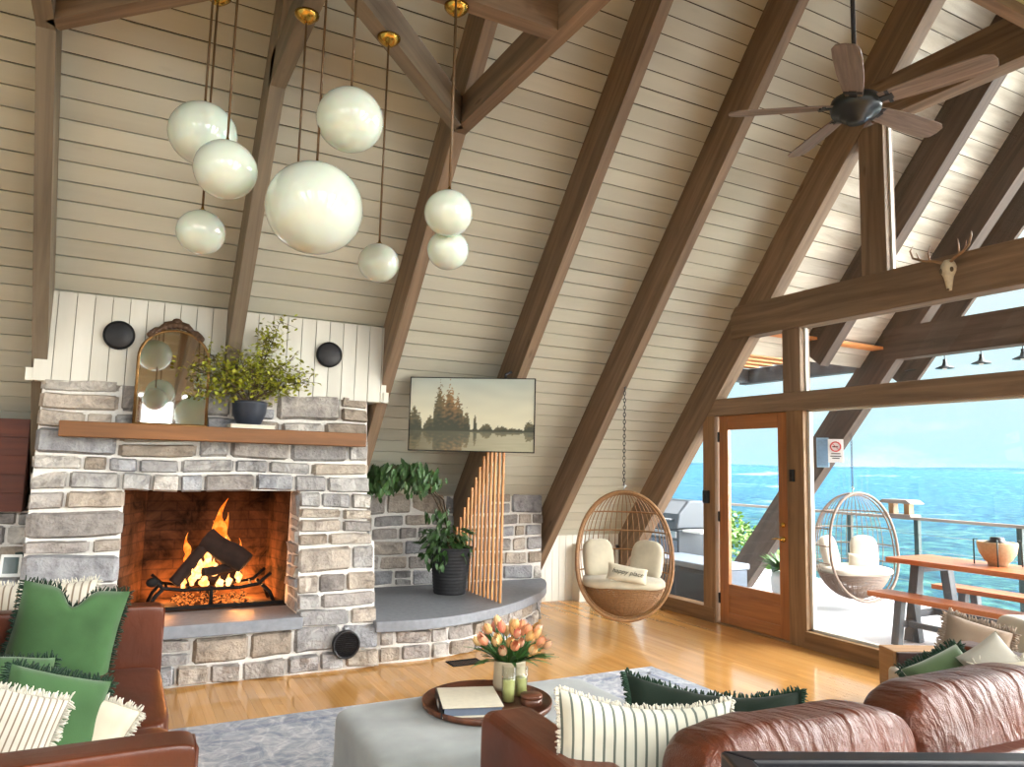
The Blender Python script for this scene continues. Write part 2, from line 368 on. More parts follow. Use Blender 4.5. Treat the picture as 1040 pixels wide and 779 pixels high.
# ================================================================== THE SETTING
def slopeT(flip=False):
    if not flip: T = Matrix(((1, 0, 0), tuple(SD), tuple(NB))).transposed().to_4x4(); T.translation = (0, 7.89, 0)
    else:
        s2 = Vector((0, 1, SL)).normalized(); n2 = Vector((0, -SL, 1)).normalized()
        T = Matrix(((-1, 0, 0), tuple(s2), tuple(n2))).transposed().to_4x4(); T.translation = (0, 2*YR-7.89, 0)
    return T
def boards(x0, x1, s0, s1, pitch, T, a=.07, breaks=()):
    mb = MB(); s = s0; xs = [x0, *breaks, x1]
    while s < s1:
        for xa, xb in zip(xs, xs[1:]): mb.box(xa+.002, xb-.002, s, min(s+pitch-random.uniform(.006, .0105), s1), 0, .02, jit((1, 1, 1), a), T)
        s += pitch
    mb.box(x0, x1, s0, s1, .02, .05, (.1, .07, .045), T)
    return mb
LS = 6.91*math.hypot(1, SL)/SL
struct('ceiling', boards(-3.2, GX-.12, .0, LS, .1295, slopeT(), .04, (.69, 3.07)), W['plank'], label='cream painted board slope with thin dark joints')
mbf = MB(); Tf = slopeT(True)
SKY = [(-4.6, -3.3), (-2.95, -1.75), (-1.4, -.2), (.2, 1.4), (1.75, 2.95)]      # glazed bays of the slope behind the viewer (local x = -X)
s = 0
while s < LS:
    cut = 1.1 < s < 5.0
    spans = [(-5.38, 3.2)]
    if cut:
        spans = []; x = -5.38
        for a_, b_ in SKY: spans.append((x, a_)); x = b_
        spans.append((x, 3.2))
    for a_, b_ in spans: mbf.box(a_, b_, s, min(s+.124, LS), 0, .03, jit((1, 1, 1), .05), Tf)
    s += .1295
struct('ceiling_front', mbf, W['plank'])
for i, (a_, b_) in enumerate(SKY):
    fr = MB()
    for q in ((a_, a_+.06, 1.15, 5.0), (b_-.06, b_, 1.15, 5.0), (a_, b_, 1.15, 1.21), (a_, b_, 4.94, 5.0), (a_, b_, 3.0, 3.06)): fr.box(*q[:2], *q[2:], -.02, .04, T=Tf)
    w = struct('window_%d' % (i+3), fr, W['frame'])
    g = MB().box(a_+.05, b_-.05, 1.2, 4.95, .01, .016, T=Tf); g.build('pane', W['glass'], w)
# rafters
RX = [(-.55, -.46), (.645, .735), (1.85, 1.94), (3.03, 3.12), (4.13, 4.22)]
def rafter(x0, x1, dep, mat, ytop=YR, z0=0, col=(1, 1, 1), flip=False, label=None):
    mb = MB(); yb = yin(z0); xm = (x0+x1)/2
    pa = Vector((xm, yb+dep*.7*0, z0)); pb = Vector((xm, ytop, zin(ytop)))
    if flip: pa.y = 2*YR-pa.y; pb.y = 2*YR-pb.y
    nn = Vector((0, -SL if flip else SL, 1)).normalized()
    mb.beam(pa+nn*dep/2, pb+nn*dep/2, x1-x0, dep, nn, col)
    return struct('rafter', mb, mat, label=label)
for i, (a_, b_) in enumerate(RX):
    rafter(a_, b_, .34, W['beamgrey'] if i < 2 else W['beam'], z0=1.95 if i == 1 else 0, label='brown sloping rafter')
    rafter(a_, b_, .34, W['beam'], flip=True)
rafter(5.36, 5.5, .36, W['beam']); rafter(5.36, 5.5, .36, W['beam'], flip=True)
for x in (-1.75, -2.95): rafter(x-.045, x+.045, .34, W['beamgrey'])
struct('ridge_beam', MB().box(-3.2, 8.3, YR-.07, YR+.07, ZR-.1, ZR+.3), W['beam'])
# collar beams, tie beam, plan braces
ZC = 3.75; YJ = yin(3.77)
for i in (0, 1, 2):
    x = (RX[i][0]+RX[i][1])/2
    struct('collar_beam', MB().beam((x, YJ+.06, ZC+.1), (x, 2*YR-YJ, ZC+.1), .09, .2), W['beamgrey'] if i < 2 else W['beam'])
YT = 3.13
for xa, xb in ((RX[0][1], RX[1][0]), (RX[1][1], RX[2][0])):
    struct('tie_beam', MB().beam((xa, YT, ZC+.09), (xb, YT, ZC+.09), .1, .18), W['beam'])
struct('plan_brace', MB().beam((RX[2][0]+.01, YJ-.03, ZC+.1), (RX[1][1]-.02, YT+.10, ZC+.1), .09, .2), W['beamgrey'])
struct('plan_brace', MB().beam((RX[0][1]-.01, YJ-.03, ZC+.1), (RX[1][0]+.02, YT+.10, ZC+.1), .09, .2), W['beam'])
# floor
fl = MB(); x = -3.2
while x < 5.36:
    y = -3.3-random.random()
    while y < 7.86:
        L = random.uniform(.5, 1.7); y1 = min(y+L, 7.86)
        fl.box(x, x+.0565, max(y, -3.3), y1-.0012, -.03, 0, jit((1, 1, 1), .09)); y += L
    x += .057
struct('floor', fl, W['floor'])
struct('subfloor', MB().box(-3.2, 5.55, -3.3, 7.88, -.09, -.03), W['panel'])
# left end wall (out of the picture): boards with a broad opening for daylight
lw = MB()
def gable_y(z): return max(0, ypl(z)-YR)
z = 0
while z < 6.8:
    hw = gable_y(z+.2)
    if z < .8 or z > 2.6: lw.box(-3.25, -3.2, YR-hw, YR+hw, z, z+.195)
    else:
        lw.box(-3.25, -3.2, YR-hw, .4, z, z+.195); lw.box(-3.25, -3.2, 4.2, YR+hw, z, z+.195)
    z += .2
struct('wall_left', lw, W['plank'])
w = struct('window_8', MB().box(-3.26, -3.19, .4, .48, .8, 2.6).box(-3.26, -3.19, 4.12, 4.2, .8, 2.6).box(-3.26, -3.19, .4, 4.2, .8, .88).box(-3.26, -3.19, .4, 4.2, 2.52, 2.6).box(-3.26, -3.19, 2.26, 2.34, .88, 2.52), W['frame'])
MB().box(-3.23, -3.222, .45, 4.15, .85, 2.55).build('pane', W['glass'], w)
# ---------------- stonework
PAL = [lin(*c)[:3] for c in ((172, 166, 161), (158, 156, 156), (162, 163, 167), (180, 170, 159), (166, 154, 141), (192, 187, 181), (154, 148, 144), (176, 165, 152), (176, 174, 172))]
def rows_of(z0, z1, lo, hi):
    zs = [z0]
    while z1-zs[-1] > hi*1.15: zs.append(zs[-1]+random.uniform(lo, hi))
    n_ = zs[1:]; zs = [z0]+n_
    if z1-zs[-1] < lo*.7 and len(zs) > 1: zs.pop()
    return zs+[z1]
def stone(mb, u0, u1, v0, v1, mp, dep, pal, g=.007):
    us = [0, .06, .36, .64, .94, 1]; vv = [0, .11, .5, .89, 1]
    base = dep*random.uniform(.5, 1.25); tilt = (random.uniform(-.4, .4)*dep, random.uniform(-.4, .4)*dep)
    sd_ = random.random()*50; vs = []
    for i, a_ in enumerate(us):
        for j, b_ in enumerate(vv):
            edge = i in (0, 5) or j in (0, 4); cor = i in (0, 5) and j in (0, 4)
            u = u0+g+(u1-u0-2*g)*a_; v = v0+g+(v1-v0-2*g)*b_
            if cor:
                u += (.012 if i == 0 else -.012); v += (.012 if j == 0 else -.012)
            u += .007*noise.noise((u*9+sd_, v*9, 1)); v += .009*noise.noise((u*7, v*9+sd_, 2)) + .008*math.sin(u*5.3+v0*7)
            d = -.006 if edge else base+tilt[0]*(a_-.5)*2+tilt[1]*(b_-.5)*2+dep*.75*noise.noise((u*14+sd_, v*14, sd_))
            vs.append(mp(u, v, d))
    fs = [(i*5+j, (i+1)*5+j, (i+1)*5+j+1, i*5+j+1) for i in range(5) for j in range(4)]
    mb.add(vs, fs, jit(random.choice(pal), .12), False)
def stonework(mb, zs, spans, mp, wd=(.15, .42), dep=.028, pal=PAL, split=.25):
    for v0, v1 in zip(zs, zs[1:]):
        for (a_, b_) in spans((v0+v1)/2):
            u = a_
            while u < b_-1e-4:
                w_ = random.uniform(*wd)*(1.25 if v1-v0 > .14 else .9)
                u1 = u+w_
                if b_-u1 < wd[0]*.75: u1 = b_
                if v1-v0 > .15 and random.random() < split:
                    vm = v0+(v1-v0)*random.uniform(.4, .6); stone(mb, u, u1, v0, vm, mp, dep, pal); stone(mb, u, u1, vm, v1, mp, dep, pal)
                else: stone(mb, u, u1, v0, v1, mp, dep, pal)
                u = u1
def yz(mb, x0, x1, poly, col=(1, 1, 1)):
    T = Matrix(((0, 0, 1, 0), (1, 0, 0, 0), (0, 1, 0, 0), (0, 0, 0, 1)))
    return mb.prism(poly, x0, x1, col, T)
# ---------------- fireplace
fp = thing('stone_fireplace', 'fieldstone fireplace with white mortar and a burning open hearth', 'fireplace', (.65, 5.7, 0))
def off(mb, root):                                       # world-built mesh to a root that only has a location
    l = root.location; mb.v = [(a-l[0], b-l[1], c-l[2]) for a, b, c in mb.v]; return mb
Yf = lambda z: 5.47+.15*z
OX0, OX1, OZ0, OZ1 = .07, 1.215, .40, 1.27
st = MB()
xl = lambda z: -.49-.02*max(0, .5-z)/.5; xr = lambda z: 1.745+max(0, 1.6-z)*.06
def spans(z):
    if z < .31: return [(xl(z), xr(z))]
    if z < OZ1: return [(xl(z), OX0-.0), (OX1, xr(z))]
    return [(xl(z), xr(z))]
zs = [0, .13, .31]+rows_of(.31, OZ1, .09, .2)[1:]+rows_of(OZ1, 2.02, .1, .19)[1:]
stonework(st, zs, spans, lambda u, v, d: Vector((u, Yf(v)-d, v)), (.16, .44), .04)
stonework(st, rows_of(.4, OZ1, .1, .2), lambda z: [(Yf(z)+.01, 5.93)], lambda u, v, d: Vector((OX1+.012-d*.8, u, v)), (.12, .24), .022)
off(st, fp).build('stone_facing', W['stone'], fp)
mo = MB()
for x0, x1, za, zb in ((-.475, OX0-.012, 0, 2.02), (OX1+.012, 1.74, 0, 2.02), (OX0-.02, OX1+.02, 0, .31), (OX0-.02, OX1+.02, OZ1+.008, 2.02)):
    yz(mo, x0, x1, [(Yf(za)+.004, za), (6.0, za), (6.0, zb), (Yf(zb)+.004, zb)])
yz(mo, 1.7, 1.80, [(Yf(0)+.006, 0), (5.95, 0), (5.95, .9), (Yf(.9)+.006, .9)])
off(mo, fp).build('mortar', W['mortar'], fp)
hs = MB().box(.045, 1.25, 5.44, 5.97, .315, .40); off(hs, fp).build('hearth_slab', W['slate'], fp, bevel=.008)
fb = MB()                                              # firebox: floor, splayed sides, back, roof
bx0, bx1 = OX0+.16, OX1-.06
def quad(mb, a_, b_, c_, d_, ul, vl): mb.add([a_, b_, c_, d_], [(0, 1, 2, 3)], (1, 1, 1), False, [[(0, 0), (ul, 0), (ul, vl), (0, vl)]])
yA, yB, zb0, zb1 = 5.93, 6.5, .405, 1.36
quad(fb, (OX0-.05, yA, zb0), (OX1+.05, yA, zb0), (bx1, yB, zb0), (bx0, yB, zb0), 1.15, .57)
quad(fb, (bx0, yB, zb0), (bx1, yB, zb0), (bx1, yB, zb1), (bx0, yB, zb1), .93, .95)
quad(fb, (OX0-.05, yA, zb0), (bx0, yB, zb0), (bx0, yB, zb1), (OX0-.05, yA, zb1), .6, .95)
quad(fb, (bx1, yB, zb0), (OX1+.05, yA, zb0), (OX1+.05, yA, zb1), (bx1, yB, zb1), .6, .95)
quad(fb, (OX0-.05, yA-.1, zb1), (bx0, yB, zb1), (bx1, yB, zb1), (OX1+.05, yA-.1, zb1), 1, .6)
o_ = off(fb, fp).build('firebox', W['brick'], fp)
md = o_.modifiers.new('solid', 'SOLIDIFY'); md.thickness = .04; md.offset = -1
lip = MB().beam((OX0, 5.985, .415), (OX1, 5.985, .415), .03, .03); off(lip, fp).build('iron_lip', W['iron'], fp)
# grate, logs, flames, embers
gt = thing('log_grate', 'black iron log grate with upturned ends in the fireplace', 'grate', (.69, 6.13, .405))
bars = MB()
for y in (-.13, .13): bars.tube([(-.40, y, .22), (-.33, y, .155), (-.2, y, .135), (.2, y, .135), (.33, y, .155), (.42, y, .235)], .013, 8)
bars.build('rail', W['iron'], gt)
for x in (-.30, -.15, 0, .15, .30): MB().tube([(x, -.14, .15), (x, 0, .135), (x, .14, .15)], .011, 6).build('bar', W['iron'], gt)
for x, dx in ((-.33, -.09), (0, 0), (.36, .1)):
    for y in (-.13, .13): MB().tube([(x, y, .15), (x+dx*.6, y, .09), (x+dx, y, 0.005)], .014, 8).build('leg', W['iron'], gt)
MB().sphere((-.40, -.13, .20), .035, 10, 6, sc_=(1.3, .6, 1)).build('end_knob', W['iron'], gt)
def logm(name, p0, p1, r, label, g='logs burning on the grate'):
    p0 = Vector(p0); p1 = Vector(p1); pts = [p0.lerp(p1, k/7) for k in range(8)]
    pts = [p+Vector((noise.noise(p*7), noise.noise(p*7+Vector((3, 1, 2))), noise.noise(p*7+Vector((9, 4, 1)))))*.012 for p in pts]
    mb = MB().tube(pts, [r*(1+.22*noise.noise(p*14)) for p in pts], 9)
    return tag(mb.build(name, W['log'], bevel=.006), label, 'log', g)
logm('burning_log', (.43, 6.07, .58), (.70, 6.12, .91), .045, 'thin charred log leaning up from the left of the fire')
logm('burning_log', (.64, 6.14, .90), (.93, 6.02, .71), .085, 'thick charred log slanting down to the right over the flames')
logm('burning_log', (.5, 6.14, .60), (.92, 6.2, .60), .045, 'charred log lying flat low across the grate')
logm('burning_log', (.62, 6.05, .66), (.84, 6.1, .685), .035, 'short charred log tucked beneath the thick slanting log')
def flame(mb, x, y, z, h, w_, lean=0, seed=0):
    n_ = 14; pts = []; R = []
    for k in range(n_+1):
        t = k/n_
        pts.append((x+lean*t*t+.05*h*math.sin(t*6+seed)*t*1.6, y+.02*math.cos(t*5+seed), z+h*t))
        R.append(max(.001, w_*(math.sin(PI*min(1, t*.82+.18))**.9)*(1-t)**.55*(1+.28*math.sin(t*13+seed*2))))
    mb.tube(pts, R, 10)
fm = MB()
flame(fm, .735, 6.16, .80, .40, .06, .03, 1.1); flame(fm, .68, 6.18, .78, .25, .045, .02, 4); flame(fm, .79, 6.17, .76, .33, .045, -.02, 2.2)
flame(fm, .52, 6.16, .72, .22, .032, -.01, .6); flame(fm, .90, 6.17, .64, .25, .034, -.02, 3.1); flame(fm, .6, 6.2, .6, .2, .04, 0, 2)
fl_ = fm.build('flames', W['fire']); tag(fl_, 'orange flames rising above the crossed logs in the fireplace', 'fire', None, 'stuff')
hm = MB()
for (x, y, z, h, w_) in ((.60, 6.1, .6, .2, .04), (.66, 6.12, .66, .18, .045), (.71, 6.10, .62, .14, .035), (.56, 6.08, .56, .14, .03), (.78, 6.17, .78, .2, .04), (.73, 6.16, .8, .2, .04), (.5, 6.07, .55, .09, .025), (.88, 6.04, .58, .12, .03), (.82, 6.1, .55, .08, .03), (.64, 6.06, .55, .1, .04), (.75, 6.05, .55, .07, .035)): flame(hm, x, y, z, h, w_, 0, x*9)
hm.build('hot_core', W['firehot'], fl_)
em = MB()
for k in range(70): em.sphere((random.uniform(.44, .95), 6.13+random.uniform(-.14, .14), .415+random.random()**2*.09), random.uniform(.01, .026), 7, 5, sc_=(1.2, 1, .8))
tag(em.build('glowing_embers', W['ember']), 'bed of glowing red embers under the log grate', 'embers', None, 'stuff')
# mantel shelf
tag(MB().box(-.345, 1.665, 5.49, 5.745, 1.62, 1.722).build('mantel_shelf', W['mantel'], bevel=.006), 'thick oak mantel shelf across the stone fireplace', 'mantel')
# white boarding above the stone
sd = MB(); x = -.535
while x < 1.88:
    x1 = min(x+.108, 1.89)
    if x1 > RX[1][0]-.01 and x < RX[1][1]+.01:
        if x < RX[1][0]-.02: sd.box(x, RX[1][0]-.004, 5.745, 5.77, 1.99, 2.60, jit((1, 1, 1), .03))
        sd.box(max(x, RX[1][0]), min(x1, RX[1][1]), 5.79, 5.8, 1.99, 2.55, (.9, .9, .9))
        if x1 > RX[1][1]+.02: sd.box(RX[1][1]+.004, x1-.005, 5.745, 5.77, 1.99, 2.60, jit((1, 1, 1), .03))
    else: sd.box(x, x1-.005, 5.745, 5.77, 1.99, 2.60, jit((1, 1, 1), .03))
    x = x1
sd.box(-.53, 1.885, 5.772, 5.80, 1.995, 2.585, (.3, .26, .2))
sd.box(-.575, -.535, 5.735, 5.80, 1.985, 2.07); sd.box(1.865, 1.905, 5.735, 5.80, 1.985, 2.07)
yz(sd, -.53, 1.885, [(5.80, 1.99), (6.2, 1.99), (5.80, 2.5)])
struct('trim_1', sd, W['white'], label='white vertical boarding above the stone fireplace')
for xs_, lb in ((-.053, 'round black woven wall disc left of the arched mirror'), (1.405, 'round black woven wall disc right of the leafy mantel plant')):
    o = thing('wall_disc', lb, 'wall disc', (xs_, 5.745, 2.335), group='round black wall discs')
    Tm = Matrix.Rotation(PI/2, 4, 'X')
    MB().lathe([(.0001, .03), (.085, .03), (.092, .026)], 32, T=Tm).build('grille', W['black'], o)
    MB().lathe([(.092, 0), (.1, .004), (.1, .026), (.092, .03)], 32, T=Tm, cap=False).build('rim', W['black'], o)
v = thing('louvred_vent', 'round black louvred vent low on the fireplace stone', 'vent', (1.565, 5.425, .185)); Tm = Matrix.Rotation(PI/2, 4, 'X')
MB().lathe([(.086, -.03), (.1, -.03), (.1, .012), (.086, .012), (.086, -.03)], 32, T=Tm, cap=False).lathe([(0.0001, -.02), (.09, -.02)], 24, T=Tm).build('rim', W['black'], v)
lo = MB()
for k in range(-6, 7):
    z = k*.0135; hw = math.sqrt(max(0, .088**2-z*z)); lo.beam((-hw, -.004, z), (hw, -.004, z), .012, .005, (0, -.6, 1))
lo.build('louvre', W['black'], v)
# low stone ledge, wood panel and dark stone left of the fireplace
stb = MB(); stonework(stb, rows_of(.0, .66, .11, .2), lambda z: [(-2.3, -.52)], lambda u, v, d: Vector((u, 5.7-d, v)), (.15, .4), .025)
stonework(stb, rows_of(.72, 1.1, .11, .2), lambda z: [(-2.3, -.42)], lambda u, v, d: Vector((u, 6.3-d, v)), (.15, .4), .02)
o_ = struct('wall_stone_left', MB().box(-2.3, -.51, 5.705, 6.9, 0, .66).box(-2.3, -.47, 6.305, 6.8, .66, 1.1), W['mortar'])
stb.build('stone_facing', W['stone'], o_)
struct('trim_2', MB().box(-2.3, -.51, 5.66, 6.3, .66, .71), W['slate'], bevel=.006)
pn = MB()
for k in range(5): pn.box(-2.3, -.565, 6.22, 6.25, 1.1+k*.13, 1.1+k*.13+.127, jit((1, 1, 1), .12))
pn.box(-2.3, -.56, 6.25, 6.42, 1.1, 1.745)
struct('trim_3', pn, W['panel'], label='dark red wood panel left of the fireplace')
dv = thing('weather_display', 'small white framed digital display leaning at the left of the fireplace', 'display', (-.56, 5.80, .71))
Rz = Matrix.Rotation(-.25, 4, 'X')@Matrix.Rotation(.2, 4, 'Z')
MB().box(-.058, .058, -.008, .008, .0, .145, T=Rz).build('case', W['whiteplastic'], dv, bevel=.004)
MB().box(-.042, .042, -.010, -.0085, .022, .126, T=Rz).build('screen', W['lcd'], dv)
tn = thing('green_canister', 'small olive green tin behind the white display', 'tin', (-.505, 5.9, .71))
MB().lathe([(.04, 0), (.043, .005), (.043, .13), (.04, .135)], 20).build('body', W['leaf'], tn); MB().lathe([(.044, .125), (.044, .145), (.0001, .15)], 20).build('lid', W['greenmetal'], tn)
# ---------------- curved slate platform with its stone base, and the stone back wall
pts = [(1.79, 5.44), (2.05, 5.40), (2.3, 5.41), (2.6, 5.49), (2.9, 5.62), (3.16, 5.78), (3.42, 5.98), (3.64, 6.18), (3.84, 6.42), (3.98, 6.64), (4.08, 6.85), (4.1, 7.0)]
def smooth(p, n=3):
    p = [Vector(q) for q in p]
    for _ in range(n):
        q = [p[0]]
        for a_, b_ in zip(p, p[1:]): q += [a_.lerp(b_, .25), a_.lerp(b_, .75)]
        p = q+[p[-1]]
    return p
P2 = smooth(pts, 2)
struct('trim_4', MB().prism([(1.79, 7.0)]+[(q.x, q.y) for q in P2], .245, .325), W['slate'], bevel=.008, label='curved grey slate platform right of the fireplace')
cum = [0]; inn = []
for i, q in enumerate(P2):
    a_ = P2[max(0, i-1)]; b_ = P2[min(len(P2)-1, i+1)]; d = (b_-a_).normalized(); inn.append(q+Vector((-d.y, d.x))*.09)
for a_, b_ in zip(inn, inn[1:]): cum.append(cum[-1]+(b_-a_).length)
def along(u):
    for i in range(len(cum)-1):
        if u <= cum[i+1] or i == len(cum)-2:
            t = (u-cum[i])/(cum[i+1]-cum[i]); p = inn[i].lerp(inn[i+1], t); d = (inn[i+1]-inn[i]).normalized(); return p, Vector((d.y, -d.x))
def mpl(u, v, d):
    p, nn = along(u); return Vector((p.x+nn.x*d, p.y+nn.y*d, v))
o_ = struct('trim_5', MB().prism([(1.8, 6.98)]+[(q.x, q.y) for q in inn], 0, .245), W['mortar'])
sb = MB(); stonework(sb, [0, .12, .24], lambda z: [(0.04, cum[-1])], mpl, (.12, .34), .03, split=0); sb.build('stone_facing', W['stone'], o_)
o_ = struct('wall_stone_back', MB().box(1.76, 4.07, 6.93, 7.0, 0, 1.22), W['mortar'], label='low stone wall under the sloping boards')
sb = MB(); stonework(sb, rows_of(.325, 1.22, .1, .2), lambda z: [(1.76, 4.08)], lambda u, v, d: Vector((u, 6.93-d, v)), (.13, .36), .02); sb.build('stone_facing', W['stone'], o_)
# slat screen under the rafter
ss = thing('slat_screen', 'upright cedar slat screen standing on the slate platform', 'screen', (3.005, 6.35, .325))
for k in range(13):
    y = 5.80+k*.08; ztop = zin(y)-.33*0+.02
    MB().box(-.009, .009, y-6.35-.013, y-6.35+.013, 0.0, ztop-.325, jit((1, 1, 1), .08)).build('slat', W['slat'], ss, bevel=.003)
# knee wall with low window, right of the platform
kw = MB(); x = 4.08
while x < 5.36:
    x1 = min(x+.09, 5.36)
    if not (4.86 < (x+x1)/2 < 5.34): kw.box(x, x1-.004, 7.3, 7.33, 0, .8)
    else: kw.box(x, x1-.004, 7.3, 7.33, 0, .06); kw.box(x, x1-.004, 7.3, 7.33, .60, .8)
    x = x1
kw.box(4.08, 4.86, 7.33, 7.38, 0, .6); kw.box(4.72, 4.86, 7.16, 7.3, 0, .63)
struct('wall_knee', kw, W['white'], label='low white boarded wall under the roof slope')
w = struct('window_1', MB().box(4.86, 4.9, 7.27, 7.36, .04, .6).box(5.30, 5.34, 7.27, 7.36, .04, .6).box(4.86, 5.34, 7.27, 7.36, .04, .08).box(4.86, 5.34, 7.27, 7.36, .56, .6).box(5.09, 5.11, 7.3, 7.34, .08, .56).box(4.9, 5.3, 7.3, 7.34, .42, .44), W['white'])
MB().box(4.89, 5.31, 7.318, 7.324, .07, .57).build('pane', W['glass'], w)
# ---------------- gable wall of glass
gx0, gx1 = 5.37, 5.5
def gb(name, y0, y1, z0, z1, mat='beam', x0=gx0, x1=gx1, **k): return struct(name, MB().box(x0, x1, y0, y1, z0, z1), W[mat], bevel=.005, **k)
gb('trim_6', -2.7, 4.6, 0, .145, 'frame', 5.36); gb('trim_7', 5.7, 7.3, 0, .145, 'frame', 5.36)
gb('trim_8', 4.77, 5.69, 0, .014, 'frame'); gb('gable_beam', -1.4, 5.83, 2.065, 2.235); gb('gable_beam', -.9, 5.42, 2.82, 3.14, x0=5.34)
gb('gable_beam', .9, 3.8, 4.42, 4.76, x0=5.34)
gb('gable_post', 4.58, 4.77, 0, 2.065, 'frame'); gb('gable_post', 5.69, 5.86, 0, 2.065, 'frame')
gb('gable_post', 4.60, 4.80, 2.235, 2.82); gb('gable_post', 3.72, 3.95, 3.14, 4.42)
gb('gable_post', 1.75, 1.92, 0, 2.82, x0=5.385, x1=5.485); gb('gable_post', -.9, -.75, 0, 2.235, 'frame', 5.385, 5.485)
gb('gable_post', .65, .88, 3.14, 4.42); gb('gable_post', 2.2, 2.4, 4.76, 6.3)
w = struct('window_2', MB().box(5.425, 5.465, 4.555, 4.58, .145, 2.065).box(5.425, 5.465, 1.92, 1.945, .145, 2.065).box(5.425, 5.465, 1.92, 4.58, .145, .165).box(5.425, 5.465, 1.92, 4.58, 2.05, 2.065).box(5.43, 5.46, 3.705, 3.72, 3.14, 4.42).box(5.43, 5.46, 4.585, 4.6, 2.235, 2.82), W['white'])
def pane(poly): yz(MBG, 5.44, 5.446, poly)
for poly in ([(1.93, .15), (4.57, .15), (4.57, 2.06), (1.93, 2.06)], [(-.75, .15), (1.75, .15), (1.75, 2.06), (-.75, 2.06)], [(5.86, .145), (7.2, .145), (5.94, 1.9), (5.86, 1.98)],
             [(4.80, 2.235), (5.76, 2.235), (5.3, 2.82), (4.80, 2.82)], [(1.92, 2.235), (4.60, 2.235), (4.60, 2.82), (1.92, 2.82)], [(3.95, 3.14), (5.02, 3.14), (3.99, 4.42), (3.95, 4.42)],
             [(.88, 3.14), (3.72, 3.14), (3.72, 4.42), (.88, 4.42)], [(2.4, 4.76), (3.7, 4.76), (2.4, 6.3)], [(.9, 4.76), (2.2, 4.76), (2.2, 6.3)]):
    MBG = MB(); pane(poly); MBG.build('pane', W['glass'], w)
# the fir door
dr = thing('door_1', 'varnished orange fir door with one tall glass pane', 'door', (5.43, 4.78, 0)); dr['kind'] = 'structure'
D = lambda y0, y1, z0, z1, x0=-.022, x1=.022: MB().box(x0, x1, y0, y1, z0, z1)
D(0.015, .125, .015, 2.063).build('stile', W['door'], dr, bevel=.004); D(.765, .885, .015, 2.063).build('stile', W['door'], dr, bevel=.004)
D(.125, .765, 1.92, 2.063).build('top_rail', W['door'], dr, bevel=.004); D(.125, .765, .30, .40).build('lock_rail', W['door'], dr, bevel=.004)
D(.125, .765, .015, .125).build('bottom_rail', W['door'], dr, bevel=.004); D(.125, .765, .12, .305, -.012, .012).build('panel', W['door'], dr)
D(.12, .77, .395, 1.925, -.004, .004).build('pane', W['glass'], dr)
hd = MB().lathe([(.026, 0), (.026, .012), (.012, .016), (.010, .045), (.0001, .047)], 16, T=Matrix.Translation((-.022, .072, .90))@Matrix.Rotation(-PI/2, 4, 'Y')).tube([(-.065, .072, .90), (-.07, .12, .905), (-.065, .17, .895)], .008, 8)
hd.build('lever_handle', W['brass'], dr)
MB().lathe([(.024, 0), (.024, .014), (.0001, .018)], 16, T=Matrix.Translation((-.022, .072, 1.03))@Matrix.Rotation(-PI/2, 4, 'Y')).build('deadbolt', W['brass'], dr)
for z in (.25, 1.05, 1.85): MB().box(-.03, -.018, .875, .90, z-.05, z+.05).build('hinge', W['fanmetal'], dr)
sw = thing('switch_plate', 'black control box on the post left of the door', 'switch', (5.36, 5.80, 1.24)); MB().box(-.02, .012, -.04, .04, -.065, .065).build('case', W['darkplastic'], sw, bevel=.006); MB().box(-.024, -.019, -.015, .015, -.03, .03).build('button', W['black'], sw, bevel=.003)
sw = thing('switch_plate', 'small black keypad on the post right of the door', 'switch', (5.36, 4.70, 1.48)); MB().box(-.016, .012, -.022, .022, -.055, .055).build('case', W['darkplastic'], sw, bevel=.005); MB().box(-.02, -.015, -.012, .012, -.02, .03).build('button', W['black'], sw, bevel=.002)
# loft edge above the viewer's right
struct('loft_soffit', MB().box(3.3, 5.34, -1.2, 2.05, 4.02, 4.12), plain('pale_green_plaster', lin(186, 190, 140), .8))
struct('loft_beam', MB().box(3.3, 5.34, 1.995, 2.06, 3.955, 4.02), W['beam'])
# floor register
rg = thing('floor_register', 'dark metal floor register in the oak floor before the platform', 'vent', (2.46, 5.30, 0))
fr_ = MB().box(-.13, .13, -.075, -.06, 0, .006).box(-.13, .13, .06, .075, 0, .006).box(-.13, -.115, -.06, .06, 0, .006).box(.115, .13, -.06, .06, 0, .006); fr_.build('frame', W['iron'], rg)
gr = MB()
for k in range(12): gr.box(-.11+k*.0195, -.1+k*.0195, -.06, .06, 0, .004)
gr.build('grille', W['black'], rg)
# ================================================================== HANGING LAMPS, FAN, SCREEN
def pendant(label, px, py, t, d, ztop, squash=.96):
    c = at(px, py, t); o = thing('globe_pendant', label, 'lamp', c, group='white glass globe pendants'); r = d/2; L = ztop-c.z
    MB().sphere((0, 0, 0), r, 40, 24, sc_=(1, 1, squash)).build('globe', W['opal'], o)
    MB().lathe([(.016, r*squash-.012), (.016, r*squash+.004), (.008, r*squash+.008), (.006, r*squash+.02)], 16).build('neck_cap', W['brass'], o)
    MB().tube([(0, 0, r*squash+.02), (0, 0, L-.02)], .0055, 8).build('cord', W['cord'], o)
    MB().lathe([(.0001, L-.05), (.02, L-.048), (.045, L-.028), (.06, L-.012), (.062, L)], 24).build('canopy', W['brass'], o)
    return o
ZB = ZC
pendant('largest white glass globe hanging in the middle of the cluster', 319.5, 211.5, 3.2, .415, ZB)
pendant('white globe hung just above and right of the largest globe', 355.5, 122, 3.30, .296, ZB)
pendant('upper left white globe, widest of the three above the mirror side', 206, 136, 3.46, .306, ZB)
pendant('white globe overlapping the lower front of the upper left globe', 229, 172.5, 3.20, .265, ZB)
pendant('small white globe lowest in the left trio on a short twisted cord', 204, 236, 3.46, .218, ZB)
pendant('small white globe low down between the largest globe and the dark rafter', 384.5, 267, 3.78, .207, ZB)
